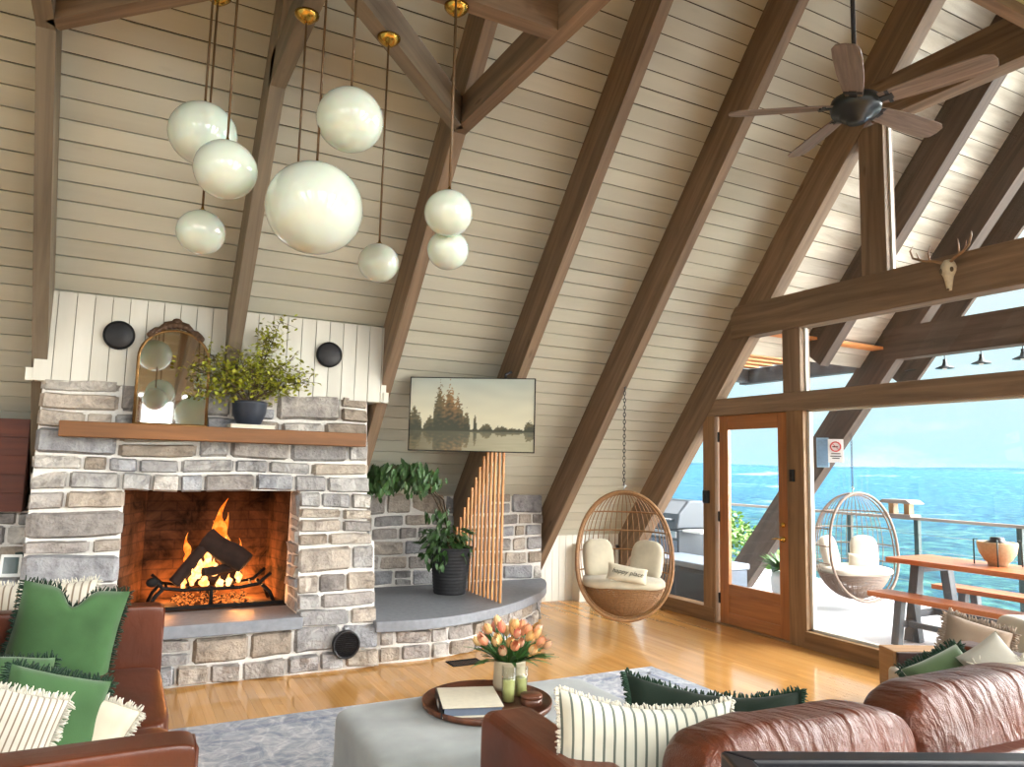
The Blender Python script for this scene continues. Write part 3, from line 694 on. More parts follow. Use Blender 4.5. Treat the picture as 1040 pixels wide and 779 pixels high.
pendant('upper globe of the touching pair in front of the rafter by the screen', 455.5, 216.5, 3.38, .221, ZB)
pendant('lower globe of the touching pair in front of the rafter by the screen', 455, 254, 3.50, .197, ZB)
pendant('globe mostly hidden behind the largest globe on the cord left of it', 300.5, 205, 3.62, .16, ZB)
# ceiling fan
fc = at(869, 108, 4.2)
fan = thing('ceiling_fan', 'five bladed ceiling fan with grey wooden blades on a long black rod', 'fan', fc)
MB().tube([(0, 0, .09), (0, 0, 6.47-fc.z)], .013, 10).build('rod', W['black'], fan)
MB().lathe([(.0001, 2.82), (.04, 2.82), (.07, 2.9)], 20).build('canopy', W['black'], fan)
MB().lathe([(.0001, -.10), (.05, -.098), (.055, -.08), (.085, -.07), (.09, -.05), (.13, -.04), (.138, .0), (.13, .035), (.08, .06), (.03, .09), (.0001, .1)], 32).build('motor', W['fanmetal'], fan)
d = ray(742, 116); tip = Vector((0, 0, HC))+d*((fc.z-HC)/d.z); az = math.atan2(tip.y-fc.y, tip.x-fc.x)
for k in range(5):
    th = az+k*2*PI/5; Rb = Matrix.Rotation(th, 4, 'Z')@Matrix.Rotation(math.radians(-14), 4, 'X')
    prof = [(.13, .045), (.2, .055), (.38, .068), (.56, .072), (.65, .068), (.69, .045), (.70, 0)]
    L_ = [(x, w_) for x, w_ in prof]+[(x, -w_) for x, w_ in prof[-2::-1]]
    b = MB().prism(L_, -.004, .004, jit((1, 1, 1), .1), Rb).build('blade', W['blade'], fan, bevel=.002)
    MB().box(.09, .2, -.02, .02, -.012, -.004, T=Rb).box(.17, .19, -.05, .05, -.01, -.003, T=Rb).build('blade_arm', W['fanmetal'], b)
# wall screen showing a river landscape
tvc = at(479, 421, 6.3); a_ = math.radians(33)
Rtv = Matrix(((math.cos(a_), -math.sin(a_), 0), (0, 0, 1), (-math.sin(a_), -math.cos(a_), 0))).transposed()
tv = thing('wall_screen', 'flat screen showing a misty river landscape, mounted on a rafter', 'screen', tvc, R=Rtv)
TW, TH = 1.085, .635
MB().box(-TW/2, TW/2, -TH/2, TH/2, -.04, -.002).build('housing', W['darkplastic'], tv, bevel=.004)
fr_ = MB().box(-TW/2, TW/2, TH/2-.008, TH/2, -.03, .004).box(-TW/2, TW/2, -TH/2, -TH/2+.008, -.03, .004).box(-TW/2, -TW/2+.008, -TH/2, TH/2, -.03, .004).box(TW/2-.008, TW/2, -TH/2, TH/2, -.03, .004); fr_.build('bezel', W['iron'], tv)
def paint(u, v):          # u right, v up: an invented river scene
    sky = Vector((.62, .60, .46)).lerp(Vector((.42, .46, .40)), min(1, max(0, (v-.35)*1.6)))
    sky = sky.lerp(Vector((.74, .66, .44)), max(0, .5-abs(v-.45))*.8)
    sky *= 1+.08*noise.noise((u*5, v*9, 3))
    hz = .27
    def trees(u): 
        h = .03+.05*max(0, noise.noise((u*9, 0, 1)))+.03*noise.noise((u*31, 0, 7))
        for c_, w_, a2 in ((.03, .07, .28), (.16, .05, .18), (.24, .055, .58), (.32, .06, .55), (.39, .05, .42), (.45, .04, .25), (.53, .015, .2), (.62, .05, .1), (.74, .06, .08), (.97, .05, .14)):
            h = max(h, a2*max(0, 1-((u-c_)/w_)**2)**.5*(1+.25*noise.noise((u*40, c_*9, 2))))
        return h
    def col(vv):
        th = trees(u)*(1+.35*noise.noise((u*45, vv*45, 4))+.25*noise.noise((u*110, vv*110, 6)))
        if vv < th:
            k = vv/max(.05, th); warm = max(0, 1-abs(u-.34)/.13)
            dark = Vector((.04, .042, .022)); lt = Vector((.15, .12, .055)).lerp(Vector((.38, .20, .075)), warm)
            return dark.lerp(lt, max(0, min(1, k*1.1-.3+.5*noise.noise((u*28, vv*28, 9)))))
        return None
    if v > hz:
        c = col(v-hz); return c if c else sky
    c = col((hz-v)*1.1); w_ = Vector((.13, .11, .06)).lerp(Vector((.40, .37, .25)), min(1, u*1.3))
    return (w_ if c is None else c*.9+w_*.18)*(1+.12*noise.noise((u*6, v*70, 5)))
NU, NV = 150, 84; sm_ = MB(); uvp = []
x0, y0, sx, sy = -TW/2+.008, -TH/2+.008, (TW-.016)/NU, (TH-.016)/NV
cg = [[tuple(paint(i/NU, j/NV)) for j in range(NV+1)] for i in range(NU+1)]
sm_.v = [(x0+i*sx, y0+j*sy, 0) for i in range(NU+1) for j in range(NV+1)]
for i in range(NU):
    for j in range(NV):
        sm_.f.append((i*(NV+1)+j, (i+1)*(NV+1)+j, (i+1)*(NV+1)+j+1, i*(NV+1)+j+1)); sm_.c.append((cg[i][j], cg[i+1][j], cg[i+1][j+1], cg[i][j+1])); sm_.sm.append(False); sm_.uv.append([(0, 0)]*4)
sm_.build('screen', W['screen'], tv)
iv = tv.matrix_basis.inverted(); q0 = iv@Vector((3.075, yin(2.0)+.03, 2.0))
MB().box(-.15, .15, -.15, .15, -.06, -.04).beam((0, 0, -.05), q0, .05, .05, (0, 1, 0)).build('wall_mount', W['black'], tv)
MB().tube([(.28, TH/2-.02, -.03), (.28, TH/2+.035, -.03), (.33, TH/2+.06, -.05)], .012, 8).build('camera_bracket', W['black'], tv)
# ================================================================== SOFT FURNISHINGS
def sq(x, e): return math.copysign(abs(x)**e, x)
def puff(mb, c, h, e=.35, n=28, m=18, wr=0, seed=0, col=(1, 1, 1)):      # rounded, slightly creased cushion body
    vs = []; fs = []; uvs = []
    for i in range(m+1):
        ph = -PI/2+PI*i/m
        for k in range(n):
            th = 2*PI*k/n; p = Vector((sq(math.cos(ph), e)*sq(math.cos(th), e), sq(math.cos(ph), e)*sq(math.sin(th), e), sq(math.sin(ph), e)))
            q = Vector((p.x*h[0], p.y*h[1], p.z*h[2]))
            if wr: q *= 1+wr*(noise.noise(q*6+Vector((seed, 0, 0)))+.6*noise.noise(Vector((q.x*22, q.y*5, q.z*5+seed))))
            vs.append(Vector(c)+q)
    for i in range(m):
        for k in range(n):
            f = (i*n+k, i*n+(k+1) % n, (i+1)*n+(k+1) % n, (i+1)*n+k); fs.append(f); uvs.append([(vs[a].x, vs[a].z) for a in f])
    return mb.add(vs, fs, col, True, uvs)
def orient(az_deg, tilt=0, roll=0):
    a = math.radians(az_deg)
    R = Matrix(((math.cos(a), -math.sin(a), 0), (0, 0, 1), (-math.sin(a), -math.cos(a), 0))).transposed()
    return R@Matrix.Rotation(math.radians(-tilt), 3, 'X')@Matrix.Rotation(math.radians(roll), 3, 'Z')
def pillow(label, mat, c, R, w, h, t, fringe=None, name='throw_pillow', chop=0, sag=0, fl_=.024, nfr=300, group=None, ear=.06):
    o = thing(name, label, 'pillow', c, R=R, group=group); mb = MB(); N = 22
    def P(u, v, s):
        a = 2*u-1; b = 2*v-1
        th = max(0, (1-a**4)*(1-b**4))**.55
        px = a*(1-ear*(1-b*b)*abs(a)**2); py = b*(1-ear*(1-a*a)*abs(b)**2)
        x = px*w/2; y = py*h/2; z = s*t/2*th+.006*noise.noise((x*12, y*12, s*3))+.01*noise.noise((x*5+9, y*5, s))
        if chop and b > 0: y -= chop*math.exp(-(a/.22)**2)*b**2
        if sag: y -= sag*(1-a*a)*(b*.5+.5); z -= sag*.3*(1-a*a)
        return (x, y, z)
    mb.grid(lambda u, v: P(u, v, 1), N, N); mb.grid(lambda u, v: P(1-u, v, -1), N, N)
    mb.build('cover', mat, o)
    if fringe:
        f = MB()
        for k in range(nfr):
            s = k/nfr*4+random.random()*.02; e = int(s) % 4; q = s-int(s)
            u, v = ((q, 0), (1, q), (1-q, 1), (0, 1-q))[e]; dx, dy = ((0, -1), (1, 0), (0, 1), (-1, 0))[e]
            p = Vector(P(u, v, 0)); L = fl_*random.uniform(.6, 1.3); g = random.uniform(-.5, .5)
            d = Vector((dx+dy*g, dy+dx*g, random.uniform(-.5, .5)))*L
            f.tube([p, p+d*.6, p+d+Vector((0, 0, random.uniform(-.01, .01)))], [.0036, .0033, .002], 4)
        f.build('fringe', fringe, o)
    return o
# rug
rg = thing('area_rug', 'faded blue grey patterned rug under the ottoman', 'rug', (1.7, 3.1, 0)); MB().box(-2.0, 2.01, -1.4, 1.52, 0, .012).build('pile', W['rug'], rg)
bd = MB()
for q in ((-1.9, 1.91, 1.36, 1.40), (-1.9, 1.91, -1.3, -1.26), (1.85, 1.89, -1.3, 1.4)): bd.box(*q, .0118, .0135, (.8, .82, .9))
bd.build('border', W['rug'], rg)
# ottoman
ot = thing('ottoman', 'large pale grey fabric ottoman under the round tray', 'ottoman', (1.55, 2.98, .012))
b = MB(); puff(b, (0, 0, .25), (.645, .345, .18), .16, 56, 24, .006, 3); b.build('cushion', W['ottoman'], ot)
def loop(a, b_, z): return [(sq(math.cos(t_), .16)*a, sq(math.sin(t_), .16)*b_, z) for t_ in [2*PI*k/64 for k in range(64)]]
MB().tube(loop(.646, .346, .19), .005, 6, True).build('piping', W['ottoman'], ot)
for x in (-.55, .55):
    for y in (-.27, .27): MB().lathe([(.018, 0), (.026, .1)], 12, (x, y, 0)).build('leg', W['log'], ot)
# left sofa
def sofa_box(name, parent, x0, x1, y0, y1, z0, z1, e=.14, wr=.004, seed=1, mat='leather'):
    b = MB(); puff(b, ((x0+x1)/2, (y0+y1)/2, (z0+z1)/2), ((x1-x0)/2, (y1-y0)/2, (z1-z0)/2), e, 48, 24, wr, seed); return b.build(name, W[mat], parent)
ls = thing('leather_sofa', 'cognac leather sofa at the left before the fireplace', 'sofa', (-.25, 3.55, 0))
MB().box(-.5, .48, -1.08, 1.12, .08, .22).build('base', W['leather'], ls, bevel=.02)
for k, (ya, yb) in enumerate(((-1.0, .02), (.03, 1.03))): sofa_box('seat_cushion', ls, -.3, .54, ya, yb, .2, .385, .2, .01, k)
def arm(parent, y0, y1, x0, x1, z1):
    a = sofa_box('arm', parent, x0, x1, y0, y1, .1, z1, .1)
    MB().tube([(x1-.004, y0+.01, .14), (x1-.004, y0+.01, z1-.02), (x1-.004, y1-.01, z1-.02), (x1-.004, y1-.01, .14)], .006, 6).build('piping', W['leather'], a)
arm(ls, -1.16, -1.02, -.52, .52, .685); arm(ls, 1.04, 1.18, -.52, .545, .69)
sofa_box('back', ls, -.66, -.42, -1.14, 1.16, .1, .76, .14)
for k, (ya, yb) in enumerate(((-1.0, .0), (.02, 1.02))): sofa_box('back_cushion', ls, -.46, -.22, ya, yb, .36, .80, .35, .02, k+4)
for x in (-.45, .42):
    for y in (-1.05, 1.08): MB().lathe([(.02, 0), (.03, .1)], 10, (x, y, 0)).build('leg', W['log'], ls)
pillow('striped tan pillow peeking out behind the large green pillow', W['stripetan'], at(44, 630, 4.12), orient(8, 20, 2), .50, .42, .14, W['creamfringe'])
pillow('large green velvet pillow with a pinched top beside the far sofa arm', W['green'], at(66, 645, 3.8), orient(-2, 18, -10), .50, .50, .17, W['greenfringe'], chop=.10)
pillow('green velvet pillow lying flat behind the lower fringed green pillow', W['green'], at(0, 706, 3.2), orient(-20, 40, -12), .40, .36, .15, W['greenfringe'])
pillow('white fluffy fringed pillow behind the lower green pillow', W['cream'], at(96, 742, 2.92), orient(5, 35, -25), .24, .24, .11, W['creamfringe'])
pillow('green velvet pillow with dark fringe leaning toward the near sofa arm', W['green'], at(50, 734, 2.82), orient(-25, 28, -22), .38, .38, .14, W['greenfringe'], nfr=420, fl_=.024)
pillow('small cream and brown striped pillow leaning on the near sofa arm', W['stripetan'], at(10, 748, 2.62), orient(-10, 24, -20), .28, .30, .12, W['creamfringe'])
# right sofa seen from behind
rs = thing('leather_sofa', 'cognac leather sofa seen from behind with creased puffy back cushions', 'sofa', (2.6, 1.9, 0))
MB().box(-1.38, 1.2, -.46, .5, .08, .24).build('base', W['leather'], rs, bevel=.02)
for k in range(3): sofa_box('seat_cushion', rs, -1.22+k*.87, -.36+k*.87, -.22, .52, .22, .42, .2, .01, k)
def rarm(x0, x1):
    b = MB(); N = 14; vs = []; pr = []
    pr = [(-.46, .30), (-.46, .63), (-.3, .645), (.44, .665), (.5, .65), (.515, .61), (.515, .1), (-.46, .1)]
    yz(b, x0, x1, pr); return b.build('arm', W['leather'], rs, bevel=.03, seg=4)
rarm(-1.42, -1.24); rarm(1.2, 1.38)
sofa_box('back', rs, -1.3, 1.28, -.50, -.32, .1, .64, .12)
for k in range(3):
    b = MB(); puff(b, (0, 0, 0), (.435, .14, .24), .42, 72, 40, .035, k*5+2)
    o_ = b.build('back_cushion', W['creased'], rs); o_.location = (-.78+k*.87, -.31+.0*k, .56+.022*k); o_.rotation_euler = (-.16, .03-.05*k, -.05*k)
    pts_ = [(sq(math.cos(t_), .42)*.425, -.09, sq(math.sin(t_), .42)*.225) for t_ in [PI*q/24 for q in range(25)]]
    sm2 = MB().tube(pts_, .006, 6).build('piping', W['leather'], o_)
for x in (-1.3, 1.1):
    for y in (-.4, .42): MB().lathe([(.02, 0), (.03, .1)], 10, (x, y, 0)).build('leg', W['log'], rs)
pillow('wide cream pillow with thin dark stripes on the near sofa', W['stripe'], at(655, 766, 2.22), orient(22, 12, -4), .55, .34, .14, W['creamfringe'], 'throw_pillow', sag=.035, fl_=.012, nfr=420)
pillow('dark green fringed pillow drooping behind the striped pillow', W['darkgreen'], at(728, 726, 2.56), orient(26, 40, -5), .63, .24, .10, W['greenfringe'], sag=.045, nfr=620, fl_=.019)
pillow('sage green pillow on the right end of the near sofa', W['green2'], at(962, 692, 3.0), orient(45, 30, 30), .26, .22, .14, W['greenfringe'])
pillow('pale grey linen pillow beside the sage green pillow', W['grey'], at(1010, 676, 2.9), orient(48, 15, 38), .19, .19, .12, None)
pillow('cream fringed pillow at the sofa corner under the grey pillow', W['cream'], at(1040, 696, 2.8), orient(45, 25, 10), .28, .18, .10, W['creamfringe'])
# armchair by the window
ac = thing('armchair', 'cream armchair with a wood faced arm by the glass wall', 'armchair', (4.78, 2.72, 0), -.45)
b = MB(); puff(b, (0, 0, .15), (.44, .42, .12), .18, 40, 20, .004, 5); b.build('seat', W['offwhite'], ac)
MB().box(-.40, .36, .36, .54, .04, .36).build('arm', W['box'], ac, bevel=.008)
MB().box(-.38, .36, .335, .362, .1, .355).build('arm_lining', W['darkleather'], ac, bevel=.006)
MB().box(-.40, .36, -.52, -.36, .04, .36).build('arm', W['box'], ac, bevel=.008)
b = MB(); puff(b, (.38, 0, .35), (.13, .34, .28), .3, 40, 20, .006, 8); b.build('back', W['offwhite'], ac)
pillow('taupe woven fringed pillow on the cream armchair', W['tanfur'], at(992, 652, 4.15), orient(50, 20, -14), .33, .22, .12, W['tanfur'], nfr=420, fl_=.03)
# black framed console table at the lower right
ct = thing('console_table', 'black framed glass topped console table in the lower right corner', 'table', (1.10, 1.155, 0), -.4385)
Wt, Dt, Zt = 1.3, .42, .95
for nm, poly in (('frame_bar', [(0, 0), (Wt, 0), (Wt-.05, -.05), (.05, -.05)]), ('frame_bar', [(0, 0), (.05, -.05), (.05, -Dt+.05), (0, -Dt)]), ('frame_bar', [(0, -Dt), (.05, -Dt+.05), (Wt-.05, -Dt+.05), (Wt, -Dt)]), ('frame_bar', [(Wt, 0), (Wt, -Dt), (Wt-.05, -Dt+.05), (Wt-.05, -.05)])):
    MB().prism(poly, Zt-.045, Zt).build(nm, W['darkplastic'], ct, bevel=.006, seg=3)
m, n, out = nt('dark_table_glass'); finish(n, out, lin(16, 17, 24), .08, spec=.5); MB().box(.05, Wt-.05, -Dt+.05, -.05, Zt-.03, Zt-.018).build('glass_top', m, ct)
for x in (.03, Wt-.03):
    for y in (-.03, -Dt+.03): MB().box(x-.02, x+.02, y-.02, y+.02, 0, Zt-.045).build('leg', W['darkplastic'], ct)
# ================================================================== TABLE TOP THINGS
ZT = .44+.012-.01
tr = thing('round_tray', 'round walnut tray on the grey ottoman', 'tray', (1.53, 3.05, ZT))
MB().lathe([(.0001, 0), (.27, 0), (.285, .008), (.29, .03), (.283, .032), (.277, .014), (.0001, .012)], 48).build('dish', W['tray'], tr)
zt = ZT+.0125
bk = thing('ring_binder', 'pale closed binder book with dark spine lying on the tray', 'book', (1.43, 3.03, zt), -.30)
MB().box(-.13, .13, -.14, .14, .038, .044).box(-.13, .13, -.14, .14, 0, .006).build('cover', W['book'], bk, bevel=.002)
MB().box(-.12, .125, -.13, .13, .006, .036).build('pages', W['navy'], bk)
MB().box(-.134, -.128, -.14, .14, 0, .044).build('spine', W['darkplastic'], bk); MB().box(-.136, -.1335, -.03, .03, .01, .03).build('label', W['page'], bk)
va = thing('flower_vase', 'cream ceramic vase holding the tulips on the tray', 'vase', (1.72, 3.20, zt))
MB().lathe([(.0001, 0), (.07, 0), (.078, .02), (.074, .12), (.078, .135), (.072, .135), (.068, .12), (.066, .03), (.0001, .02)], 32).build('body', W['ceramic'], va)
def leaf(mb, p, d, L, w, nrm=None, col=(1, 1, 1), bend=.25, fold=.15):
    p = Vector(p); d = Vector(d).normalized(); nrm = (Vector(nrm) if nrm else Vector((random.uniform(-1, 1), random.uniform(-1, 1), 1)))
    s = d.cross(nrm); s = s.normalized() if s.length > 1e-4 else d.orthogonal().normalized(); up_ = s.cross(d).normalized(); vs = []
    for t_, ww in ((0, .08), (.3, .85), (.6, .9), (.85, .5), (1, .03)):
        c_ = p+d*L*t_-up_*L*bend*t_*t_
        vs += [c_+s*w*ww+up_*w*fold, c_, c_-s*w*ww+up_*w*fold]
    fs = []
    for i in range(4): a = i*3; fs += [(a, a+1, a+4, a+3), (a+1, a+2, a+5, a+4)]
    mb.add(vs, fs, col, True)
tu = thing('tulip_bouquet', 'bunch of peach and pink tulips with green leaves in the cream vase', 'flowers', (1.72, 3.20, zt+.02))
lf = MB(); stm = MB()
for k in range(80):
    th = random.uniform(0, 2*PI); e = random.uniform(.35, 1.4); d = Vector((math.cos(th)*e, math.sin(th)*e, .8))
    leaf(lf, (math.cos(th)*.045, math.sin(th)*.045, .10), d, random.uniform(.10, .19), random.uniform(.010, .017), (math.cos(th)*-1, math.sin(th)*-1, .6), jit((1, 1, 1), .35), random.uniform(.05, .6))
lf.build('leaves', W['tuleaf'], tu)['kind'] = 'stuff'
pcs = [lin(*c)[:3] for c in ((226, 176, 110), (226, 152, 112), (218, 134, 108), (230, 190, 132), (224, 166, 132))]
for k in range(30):
    th = k*2.399; rr = .165*math.sqrt((k+.5)/30); hgt = .225-.55*rr*rr*3+random.uniform(-.03, .03); p = Vector((math.cos(th)*rr, math.sin(th)*rr, hgt))
    stm.tube([(math.cos(th)*.02, math.sin(th)*.02, .02), (p.x*.45, p.y*.45, .13), tuple(p)], .003, 5)
    d = Vector((p.x*2.2, p.y*2.2, .30)).normalized(); q = d.to_track_quat('Z', 'Y').to_matrix().to_4x4(); q.translation = p; pc = random.choice(pcs)
    f = MB(); r = random.uniform(.016, .021); hh = random.uniform(.048, .062)
    for j in range(6):
        a0 = j*PI/3; mb_vs = []
        for (t_, ww, rr_) in ((0, .4, .3), (.3, .75, 1), (.65, .7, 1.02), (1, .06, .55)):
            for s_ in (-1, 0, 1): aa = a0+s_*ww; mb_vs.append((math.cos(aa)*r*rr_*(1.05 if s_ else 1), math.sin(aa)*r*rr_*(1.05 if s_ else 1), hh*t_*(1+.08*(j % 2))))
        f.add(mb_vs, [(i*3+c_, i*3+c_+1, i*3+c_+4, i*3+c_+3) for i in range(3) for c_ in (0, 1)], tuple(x*random.uniform(.85, 1.1)/.75 for x in pc), True, T=q)
    fo = f.build('tulip_flower', bpy.data.materials.get('tulip_petal') or plain('tulip_petal', (.75, .75, .75, 1), .5, 0, 30, .1, .05), tu)
stm.build('stems', W['tuleaf'], tu)['kind'] = 'stuff'
for lb, p, h in (('glass candle cylinder with a yellow green candle, nearer the viewer', (1.62, 3.02), .155), ('glass candle cylinder with a yellow green candle, beside the vase', (1.71, 3.07), .135)):
    o = thing('candle_holder', lb, 'candle', (*p, zt), group='glass candle cylinders on the tray')
    MB().lathe([(.0001, 0), (.031, 0), (.032, h), (.0295, h), (.0285, .006), (.0001, .006)], 28).build('jar', W['jar'], o)
    MB().lathe([(.0001, .0065), (.027, .0065), (.0275, h*.62), (.0001, h*.60)], 24).build('candle', W['wax'], o)
    MB().tube([(0, 0, h*.6), (0, 0, h*.6+.012)], .001, 5).build('wick', W['log'], o)
cb = thing('trinket_box', 'small round brown lidded box on the right of the tray', 'box', (1.70, 2.955, zt))
MB().lathe([(.0001, 0), (.046, 0), (.048, .004), (.048, .03), (.0001, .03)], 32).build('body', W['tray'], cb); MB().lathe([(.05, .029), (.05, .04), (.046, .044), (.0001, .046)], 32).build('lid', W['tray'], cb)
# ================================================================== ON THE MANTEL
ZM = 1.7235
mr = thing('arched_mirror', 'arched gold framed mirror with carved crest leaning on the mantel', 'mirror', (.302, 5.565, ZM)); mr.rotation_euler = (-.13, 0, 0)
hw, hr = .225, .46
arch = [(-hw, 0), (-hw, hr)]+[(-hw*math.cos(PI*k/20), hr+hw*.95*math.sin(PI*k/20)) for k in range(1, 20)]+[(hw, hr), (hw, 0)]
Tx = Matrix.Rotation(PI/2, 4, 'X')
MB().prism(arch, -.004, .004, T=Tx).build('glass', W['mirror'], mr)
gold = plain('antique_gold_frame', lin(128, 96, 56), .4, .8, 60, .25, .3)
ft = MB().tube([(x, 0, z) for x, z in arch], .011, 8).tube([(-hw-.01, 0, .0), (hw+.01, 0, .0)], .013, 8); ft.build('frame', gold, mr)
cr = MB()
for k in range(-9, 10):
    a = k/9; x = a*.15; z = hr+hw*.95*math.sqrt(max(0, 1-(x/hw)**2))+.012+.03*(1-a*a); cr.sphere((x, -.004, z), .016+.010*(1-abs(a))+.004*(k % 2), 8, 6, sc_=(1, .7, 1))
for s_ in (-1, 1):
    cr.tube([(s_*.02, 0, hr+hw+.05), (s_*.07, 0, hr+hw+.035), (s_*.10, 0, hr+hw-.005), (s_*.135, 0, hr+hw-.01), (s_*.16, 0, hr+hw-.035), (s_*.15, 0, hr+hw-.055)], [.014, .017, .015, .013, .016, .008], 8); cr.sphere((s_*.165, -.002, hr+hw-.055), .022, 10, 8)
cr.sphere((0, -.004, hr+hw+.055), .026, 10, 8, sc_=(1.3, .6, 1)); cr.build('carved_crest', plain('carved_bronze', lin(84, 62, 46), .5, .5, 60, .3, .4), mr)
b0 = thing('stacked_book', 'pale book lying on the mantel under the dark plant pot', 'book', (.835, 5.60, ZM), .03)
MB().box(-.155, .155, -.09, .09, .024, .028).box(-.155, .155, -.09, .09, 0, .004).box(-.155, .155, .086, .09, .004, .024).build('cover', W['page'], b0); MB().box(-.15, .15, -.085, .086, .004, .024).build('pages', W['book'], b0)
pp = thing('mantel_plant', 'leafy yellow green plant in a dark bowl pot on the mantel', 'plant', (.82, 5.62, ZM+.0285))
MB().lathe([(.0001, 0), (.075, 0), (.085, .008), (.115, .08), (.122, .15), (.128, .165), (.118, .17), (.11, .15), (.0001, .145)], 32).build('pot', W['bluepot'], pp)
MB().lathe([(.0001, .15), (.11, .148)], 20).build('soil', W['soil'], pp)
tw = MB(); lf = MB()
def branch(p, tip, n_leaf, spread, L=(.02, .036), seg=6, r0=.007):
    p = Vector(p); tip = Vector(tip); mid = p.lerp(tip, .5)+Vector((0, 0, .05)); pts_ = []
    for k in range(seg+1):
        t_ = k/seg; pts_.append((1-t_)**2*p+2*t_*(1-t_)*mid+t_*t_*tip+Vector((random.uniform(-1, 1), random.uniform(-1, 1), random.uniform(-1, 1)))*.008)
    tw.tube(pts_, [r0*(1-.75*k/seg) for k in range(seg+1)], 6)
    for k in range(n_leaf):
        t_ = random.uniform(.35, 1.03); i = min(seg-1, int(t_*seg)); q = pts_[i].lerp(pts_[i+1], min(1, t_*seg-i))
        off_ = Vector((random.gauss(0, 1), random.gauss(0, .7), random.gauss(0, .8)))*spread
        if k % 5 == 0: tw.tube([q, q+off_], [.002, .001], 4)
        leaf(lf, q+off_, (random.uniform(-1, 1), random.uniform(-1, 1), random.uniform(-.5, .9)), random.uniform(*L), random.uniform(.008, .013), None, jit((1.15, random.uniform(.95, 1.15), .85), .4), .2)
tips = [(-.42, -.05, .40), (-.30, .0, .50), (-.36, -.08, .24), (-.2, .02, .42), (-.1, -.05, .52), (.05, 0, .48), (.13, -.02, .66), (.18, 0, .80), (.10, .02, .70), (.28, -.04, .52), (.36, 0, .42), (.30, -.06, .32), (.2, .03, .40), (.40, -.02, .34), (-.22, -.08, .33), (.0, -.07, .40)]
for t_ in tips: branch((random.uniform(-.02, .02), random.uniform(-.02, .02), .15), t_, 120, .048, (.024, .042))
tw.build('branches', W['twig'], pp); lf.build('leaves', W['yleaf'], pp)['kind'] = 'stuff'
# ================================================================== PLANT ON THE PLATFORM
pl_ = thing('potted_fig', 'drooping green fig in a tall ribbed charcoal pot on the slate platform', 'plant', (2.80, 6.42, .325))
prof = [(.0001, 0), (.145, 0)]
for k in range(13): z = .01+k*.03; r = .147+.045*z/.4; prof += [(r, z), (r+.005, z+.012), (r+.001, z+.026)]
prof += [(.205, .40), (.21, .42), (.195, .42), (.185, .38), (.0001, .375)]
MB().lathe(prof, 36).build('pot', W['charcoal'], pl_); MB().lathe([(.0001, .385), (.185, .38)], 20).build('soil', W['soil'], pl_)
tw = MB(); lf = MB()
for k in range(3): tw.tube([(random.uniform(-.03, .03), 0, .37), (-.05+k*.02, .03*k, .62), (-.16+k*.04, .03, .85), (-.3, .0, 1.02)], [.013, .011, .009, .006], 7)
for k in range(26):
    a = Vector((random.uniform(-.78, -.18), random.uniform(-.2, .22), 0)); a.z = .98+.16*math.cos((a.x+.45)*3.2)+random.uniform(-.10, .06)
    b_ = Vector((-.22, .02, .9)); m_ = b_.lerp(a, .5)+Vector((0, 0, .12)); e_ = a+Vector((random.uniform(-.12, .02), random.uniform(-.06, .06), -random.uniform(.05, .2)))
    pts_ = [b_, m_, a, e_]; tw.tube(pts_, [.005, .004, .003, .0015], 5)
    for q in range(24):
        t_ = random.random(); p = (m_.lerp(a, t_*2) if t_ < .5 else a.lerp(e_, t_*2-1))+Vector((random.gauss(0, .045), random.gauss(0, .04), random.gauss(0, .03)))
        leaf(lf, p, (random.uniform(-.7, .5), random.uniform(-.6, .6), -1), random.uniform(.06, .11), random.uniform(.014, .022), (random.uniform(-1, 1), -1, .4), jit((1, 1, 1), .4), .15)
for k in range(190):
    th = random.uniform(0, 2*PI); r = random.uniform(.05, .23)
    leaf(lf, (math.cos(th)*r-.04, math.sin(th)*r, random.uniform(.34, .58)), (math.cos(th), math.sin(th), random.uniform(-1.2, .4)), random.uniform(.06, .11), random.uniform(.016, .026), None, jit((.9, .9, .9), .4), .3)
for k in range(90): leaf(lf, (-.17+random.gauss(0, .05), -.08+random.gauss(0, .06), random.uniform(.28, .78)), (random.uniform(-.6, .4), -.4, -1), random.uniform(.06, .1), .02, None, jit((.9, .9, .9), .4), .3)
tw.build('stems', W['twig'], pl_); lf.build('leaves', W['leaf'], pl_)['kind'] = 'stuff'
